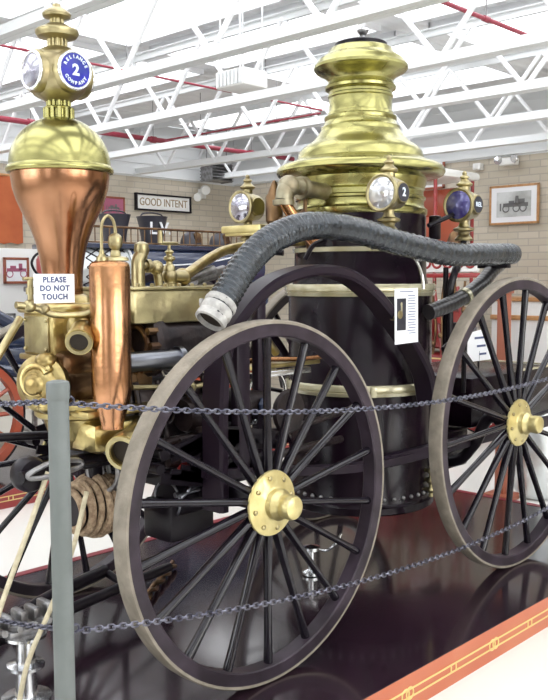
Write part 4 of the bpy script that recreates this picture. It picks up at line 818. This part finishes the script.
MB('iron').cyl((0.98, 4.5, 0.52), (0.98, 5.72, 0.52), 0.035).build('axle', APP); MB('iron').cyl((3.9, 4.58, 0.62), (3.9, 5.77, 0.62), 0.035).build('axle', APP); b = MB('iron'); b.box((0.98, 5.1, 0.75), (0.2, 0.5, 0.4), 0.03); b.build('axle_block', APP); b = MB('iron'); b.box((3.9, 5.15, 0.78), (0.2, 0.5, 0.3), 0.03); b.build('axle_block', APP)

def bucket(x, y, z, txt, label):
    root = empty('fire_bucket', (x, y, z), label, 'bucket', None); b = MB('leather')
    b.lathe([(0.0, 0.0), (0.115, 0.0), (0.120, 0.01), (0.130, 0.12), (0.150, 0.24), (0.175, 0.335), (0.18, 0.345), (0.172, 0.347), (0.145, 0.25), (0.115, 0.03), (0, 0.03)], (x, y, z), seg=36); b.build('bucket_body', root)
    b = MB('leather'); b.tube([(x - 0.17, y, z + 0.33), (x - 0.13, y, z + 0.375), (x, y, z + 0.39), (x + 0.13, y, z + 0.375), (x + 0.17, y, z + 0.33)], 0.009, 8); b.build('bucket_handle', root)
    if txt: b = MB('whitepaint'); b.text(txt, 0.19, (x - 0.02, y - 0.180, z + 0.20), V((0.97, -0.12, 0)), (0, 0.0, 1), 0.004, bold=0.004); b.build('lettering', root)
    return root
bucket(3.80, 5.55, 2.055, 'L.V.', 'black leather fire bucket lettered L.V. behind the gallery rail under GOOD INTENT sign')
bucket(3.28, 5.55, 2.055, '', 'plain black fire bucket behind the rail, left of the L.V. bucket')
def helmet(x, y, z, label, rot):
    root = empty('fire_helmet', (x, y, z), label, 'helmet'); b = MB('leather'); b.lathe([(0.19, 0.0), (0.20, 0.006), (0.13, 0.03), (0.125, 0.08), (0.10, 0.14), (0.05, 0.175), (0, 0.185)], (x, y, z), seg=32)
    b.sphere((x + 0.12 * rot, y, z + 0.015), 0.10, (1.2, 0.8, 0.14)); b.build('helmet_shell', root); b = MB('bronze'); b.prism([(x - 0.04, y - 0.13, z + 0.05), (x + 0.04, y - 0.13, z + 0.05), (x + 0.05, y - 0.11, z + 0.15), (x, y - 0.10, z + 0.18), (x - 0.05, y - 0.11, z + 0.15)], (0, 0.012, 0)); b.build('front_shield', root)
helmet(4.17, 5.3, 2.056, 'black leather fire helmet just right of the L.V. bucket', -1); helmet(4.62, 5.3, 2.056, 'black leather fire helmet near the silvery lamp, further right of the two', 1)

# wall pieces, left wall
def framed(name, c, u, w, h, frame, mats, label, cat, drawing=None):
    """c centre on the wall, u along the wall"""
    u = V(u).normalized(); v = V((0, 0, 1)); n = u.cross(v); c = V(c); root = empty(name, c, label, cat); b = MB(frame); t = 0.03
    R = Matrix((u, n, v)).transposed()
    for s in (-1, 1): b.box(c + u * s * (w / 2 - t / 2), (t, 0.03, h), 0.004, R); b.box(c + v * s * (h / 2 - t / 2), (w, 0.03, t), 0.004, R)
    b.build('frame', root); b = MB(mats); b.box(c - n * -0.004, (w - 2 * t + 0.01, 0.006, h - 2 * t + 0.01), 0, R); b.build('mount', root)
    if drawing: drawing(root, c + n * 0.009, u, v, n, R)
    return root
def engine_print(ink, sc):
    def f(root, c, u, v, n, R):
        b = MB(ink)
        for s in (-1, 1): b.torus(c + u * s * 0.12 * sc - v * 0.05 * sc, 0.055 * sc, 0.008 * sc, n, seg=20, sec=4)
        b.box(c + v * 0.01 * sc, (0.34 * sc, 0.002, 0.05 * sc), 0, R); b.box(c + u * 0.07 * sc + v * 0.06 * sc, (0.06 * sc, 0.002, 0.10 * sc), 0, R); b.box(c - u * 0.06 * sc + v * 0.05 * sc, (0.10 * sc, 0.002, 0.05 * sc), 0, R)
        b.box(c - u * 0.22 * sc, (0.02 * sc, 0.002, 0.12 * sc), 0, R); b.build('picture', root)
    return f
M['photogrey'] = mat('photo_grey', (0.42, 0.43, 0.42), 0.6, vary=(0.66, 0.68, 0.68), vscale=5)
M['inkgrey'] = mat('ink_grey', (0.16, 0.16, 0.16), 0.6)
M['tanink'] = mat('tan_lettering', (0.30, 0.22, 0.13), 0.6)
M['pinkish'] = mat('faded_red_ink', (0.42, 0.12, 0.20), 0.6)
framed('framed_picture', (8.15, 3.39, 2.66), (0, -1, 0), 0.72, 0.52, 'wood', 'whitepaper', 'large framed old engine print on the right brick wall', 'picture', None)
rootp = bpy.data.objects['framed_picture']
b = MB('photogrey'); b.box((8.141, 3.39, 2.665), (0.006, 0.50, 0.33)); pp = b.build('photograph', rootp, 'grey photograph'); 
b = MB('inkgrey'); 
for s in (-0.11, 0.04, 0.14): b.torus((8.136, 3.39 - s, 2.61), 0.045, 0.008, (1, 0, 0), seg=20, sec=4)
b.box((8.136, 3.36, 2.655), (0.004, 0.36, 0.05)); b.box((8.136, 3.28, 2.70), (0.004, 0.10, 0.06)); b.box((8.136, 3.42, 2.69), (0.004, 0.08, 0.04)); b.box((8.136, 3.58, 2.63), (0.004, 0.02, 0.10)); b.lathe([(0.03, 0), (0.02, 0.10)], (8.137, 3.34, 2.67), (0, 0, 1), 8); b.build('engine_image', pp, 'dark engine in the photograph')
framed('framed_picture', (8.15, 4.72, 3.16), (0, -1, 0), 0.50, 0.42, 'redwood', 'whitepaper', 'small dark-framed picture high beside the brass dome hood', 'picture', engine_print('inkgrey', 0.7))
framed('framed_picture', (5.62, WY - 0.03, 2.78), (1, 0, 0), 0.42, 0.36, 'redwood', 'pinkish', 'small reddish framed picture on the wall left of GOOD INTENT sign', 'picture', engine_print('inkgrey', 0.6))
b = MB('white'); b.box((8.12, 3.46, 3.225), (0.12, 0.24, 0.10), 0.015); b.m('lens')
for s in (-1, 1): b.lathe([(0.04, 0), (0.055, 0.04), (0.05, 0.05), (0, 0.055)], (8.08, 3.46 + s * 0.13, 3.25), (-1, -s * 0.4, -0.2), 20)
tag(b.build('emergency_light'), 'white twin-head emergency light on the brick wall above the large framed print', 'light')
b = MB('white'); b.box((8.14, 3.93, 3.20), (0.10, 0.12, 0.09), 0.012); b.sphere((8.09, 3.93, 3.19), 0.03); tag(b.build('motion_sensor'), 'small white sensor box high on the right brick wall', 'sensor')
SG = empty('wall_sign', (6.60, WY - 0.04, 2.915), 'black-framed GOOD INTENT sign on the left brick wall', 'sign')
b = MB('iron'); 
for s in (-1, 1): b.box((6.60 + s * 0.555, WY - 0.04, 2.915), (0.028, 0.06, 0.27), 0.006); b.box((6.60, WY - 0.04, 2.915 + s * 0.122), (1.145, 0.06, 0.028), 0.006)
b.build('frame', SG); MB('white').box((6.60, WY - 0.03, 2.915), (1.10, 0.03, 0.24)).build('board', SG); b = MB('tanink'); b.text('GOOD INTENT', 0.17, (6.60, WY - 0.047, 2.915), (1, 0, 0), (0, 0, 1), 0.003, bold=0.001, squash=0.84); b.build('lettering', SG)
b = MB('white'); b.box((7.42, WY - 0.05, 3.12), (0.10, 0.10, 0.16), 0.01); b.lathe([(0, 0), (0.06, 0.0), (0.08, 0.14), (0.075, 0.16), (0, 0.15)], (7.42, WY - 0.10, 3.20), (-0.6, -1, -0.3), 20); b.lathe([(0, 0), (0.06, 0.0), (0.07, 0.12), (0.06, 0.14), (0, 0.14)], (7.32, WY - 0.10, 3.08), (-1, -0.6, -0.4), 20)
tag(b.build('wall_spotlight'), 'white wall spotlights right of the GOOD INTENT sign', 'light')
b = MB('orange'); P = []
for k in range(13): P.append((2.9 + (4.04 - 2.9) * k / 12, WY - 0.05 - 0.02 * math.sin(k * 1.3), 2.21 - 0.02 * (k % 2)))
P2 = [(x, y, 3.13) for x, y, z in reversed(P)]; b.prism(P + P2, (0, 0.01, 0)); bn = tag(b.build('cloth_banner'), 'orange cloth banner hanging on the wall left of the brass dome', 'banner')
b = MB('wood'); b.cyl((2.85, WY - 0.05, 3.14), (4.0, WY - 0.05, 3.14), 0.018); b.build('banner_rod', bn)
DP = empty('notice_board', (2.4, 7.0, FZ), 'white display panel with pinned pictures at the left edge behind the sign', 'board')
MB('white').box((2.35, 7.0, 1.20), (1.66, 0.05, 1.72), 0.008).build('board', DP); b = MB('steel')
for x in (1.6, 3.1): b.box((x, 7.0, 0.15), (0.05, 0.05, 0.63)); b.box((x, 7.0, FZ + 0.02), (0.06, 0.6, 0.04), 0.01)
b.build('panel_feet', DP)
framed('framed_picture', (2.88, 6.955, 1.80), (1, 0, 0), 0.33, 0.31, 'redwood', 'whitepaper', 'small framed print of a red engine on the white display panel', 'picture', engine_print('pinkish', 0.75))
framed('framed_picture', (2.70, 6.955, 1.22), (1, 0, 0), 0.30, 0.16, 'inkgrey', 'whitepaper', 'small low framed caption on the white display panel', 'picture', engine_print('inkgrey', 0.4))

b = MB('redwood'); b.box((4.0, 1.19, 0.70), (0.09, 0.09, 1.73), 0.012); b.box((4.0, 1.19, 1.58), (0.12, 0.12, 0.04), 0.01); b.box((4.0, 1.19, FZ + 0.03), (0.22, 0.22, 0.06), 0.01)
tag(b.build('wooden_post'), 'red-brown wooden post on the floor seen through the right wheel', 'post')
# red motor fire engine at right
RE = empty('red_fire_engine', (6.2, 3.55, FZ), 'red antique motor fire engine with white canopy behind the boiler', 'fire engine')
b = MB('redpaint'); b.box((6.2, 3.6, 0.72), (0.9, 1.7, 0.26), 0.05); b.box((6.1, 3.2, 1.12), (0.60, 0.7, 0.44), 0.08); b.box((6.2, 4.0, 1.15), (0.85, 0.8, 0.6), 0.08); b.build('engine_body', RE)
b = MB('white'); b.box((5.78, 2.92, 1.86), (0.06, 0.86, 0.22), 0.03); b.box((6.1, 3.1, 1.42), (0.6, 0.8, 0.04), 0.015); b.build('white_side_board', RE, 'white side boards')
b = MB('redpaint'); b.box((5.76, 2.92, 1.72), (0.05, 0.90, 0.05), 0.01); b.box((5.76, 2.92, 2.00), (0.05, 0.90, 0.05), 0.01)
for k in range(6): b.torus((5.745, 2.58 + 0.14 * k, 1.86), 0.055, 0.014, (1, 0, 0), seg=20, sec=6)
b.build('red_scrollwork', RE, 'red rails and scrollwork on the white board')
b = MB('orangepaint'); b.box((6.0, 3.28, 2.22), (0.5, 0.62, 0.30), 0.05); b.box((6.25, 3.28, 2.52), (0.12, 0.62, 0.40), 0.04); b.box((5.95, 3.28, 2.0), (0.4, 0.5, 0.12), 0.03); b.build('driver_seat', RE, 'orange-red high seat')
b = MB('white'); b.box((6.15, 3.55, 2.86), (0.9, 1.15, 0.09), 0.03); b.build('canopy', RE, 'white canopy')
for yy in (3.05, 4.05):
    for xx in (5.78, 6.55): MB('redpaint').cyl((xx, yy, 1.4), (xx, yy, 2.84), 0.022, seg=8).build('canopy_post', RE)
b = MB('bronze'); rr = random.Random(11)
for k in range(9):
    y = 2.62 + 0.13 * k; b.tube([(5.70, y, 0.85), (5.68, y + rr.uniform(-.08, .08), 1.15), (5.70, y + rr.uniform(-.1, .1), 1.45), (5.72, y, 1.66)], 0.014, 8, smooth=4)
for k in range(12): b.sphere((5.68, 2.60 + 0.10 * k, 0.95 + rr.uniform(0, .6)), rr.uniform(.025, .05), seg=12, rings=8)
b.lathe([(0.02, 0), (0.09, 0.01), (0.07, 0.06), (0.05, 0.12), (0.015, 0.15), (0, 0.15)], (5.70, 2.75, 2.05), seg=20); b.build('bronze_fittings', RE, 'bronze rails, taps and bell')
b = MB('redpaint')
for k in range(5): b.lathe([(0.07, -0.03), (0.09, 0), (0.07, 0.03)], (5.72, 2.68 + 0.22 * k, 1.12 + 0.14 * (k % 2)), (1, 0, 0), 20)
for k in range(4): b.cyl((5.73, 2.6 + 0.3 * k, 0.8), (5.73, 2.72 + 0.3 * k, 1.6), 0.02, seg=8)
b.build('red_valves', RE, 'red valve wheels and bars'); MB('navy').box((5.9, 2.75, 1.02), (0.2, 0.25, 0.3), 0.03).build('dark_panel', RE); MB('navy').box((5.9, 3.35, 1.0), (0.2, 0.3, 0.34), 0.03).build('dark_panel', RE)
b = MB('goldline')
for z in (0.64, 0.80): b.box((5.747, 3.5, z), (0.006, 1.7, 0.014))
b.build('gold_striping', RE)
for (yy, xx) in ((2.98, 5.70), (4.2, 5.70), (2.98, 6.70), (4.2, 6.70)): bg_wheel(xx, yy, 0.42 + FZ, 0.42, 'redpaint', RE, 'X', 12, 'red spoked wheel')
MB('iron').cyl((5.6, 2.98, 0.255), (6.8, 2.98, 0.255), 0.03).build('axle', RE); b = MB('iron'); b.cyl((5.6, 4.2, 0.255), (6.8, 4.2, 0.255), 0.03); b.build('axle', RE); b = MB('iron'); b.box((6.2, 3.6, 0.45), (0.5, 1.7, 0.35), 0.03); b.build('chassis', RE)

# white display case along the right wall
DC = empty('display_case', (7.7, 2.2, FZ), 'cream display case against the right brick wall seen through the right wheel', 'cabinet')
b = MB('white'); b.box((7.75, 1.9, 0.62), (0.60, 2.8, 1.57), 0.02); b.build('case_body', DC); b = MB('wood'); b.box((7.44, 1.9, 1.20), (0.04, 2.8, 0.06), 0.01); b.box((7.75, 1.9, 1.425), (0.66, 2.86, 0.05), 0.01); b.build('case_rail', DC, 'tan wooden rail')
b = MB('silver'); b.lathe([(0, 0), (0.16, 0.01), (0.20, 0.08), (0.20, 0.75), (0.16, 0.88), (0.05, 0.93), (0.05, 1.0), (0, 1.0)], (4.3, 1.02, FZ), seg=32); tk = tag(b.build('pressure_tank'), 'pale upright metal tank seen between the spokes of the right wheel', 'tank')

GROUPS = {'framed_picture': 'framed pictures on the walls and board', 'fire_bucket': 'leather fire buckets behind the gallery rail', 'fire_helmet': 'leather fire helmets behind the gallery rail', 'chain_post': 'grey chain posts round the platform',
          'barrier_chain': 'chains round the platform', 'sprinkler_pipe': 'red sprinkler pipes under the roof', 'drag_rope': 'beige ropes hanging at the front of the engine', 'display_platform': 'painted display platforms'}
for o in bpy.data.objects:
    if o.parent is None and o.name.split('.')[0] in GROUPS: o['group'] = GROUPS[o.name.split('.')[0]]
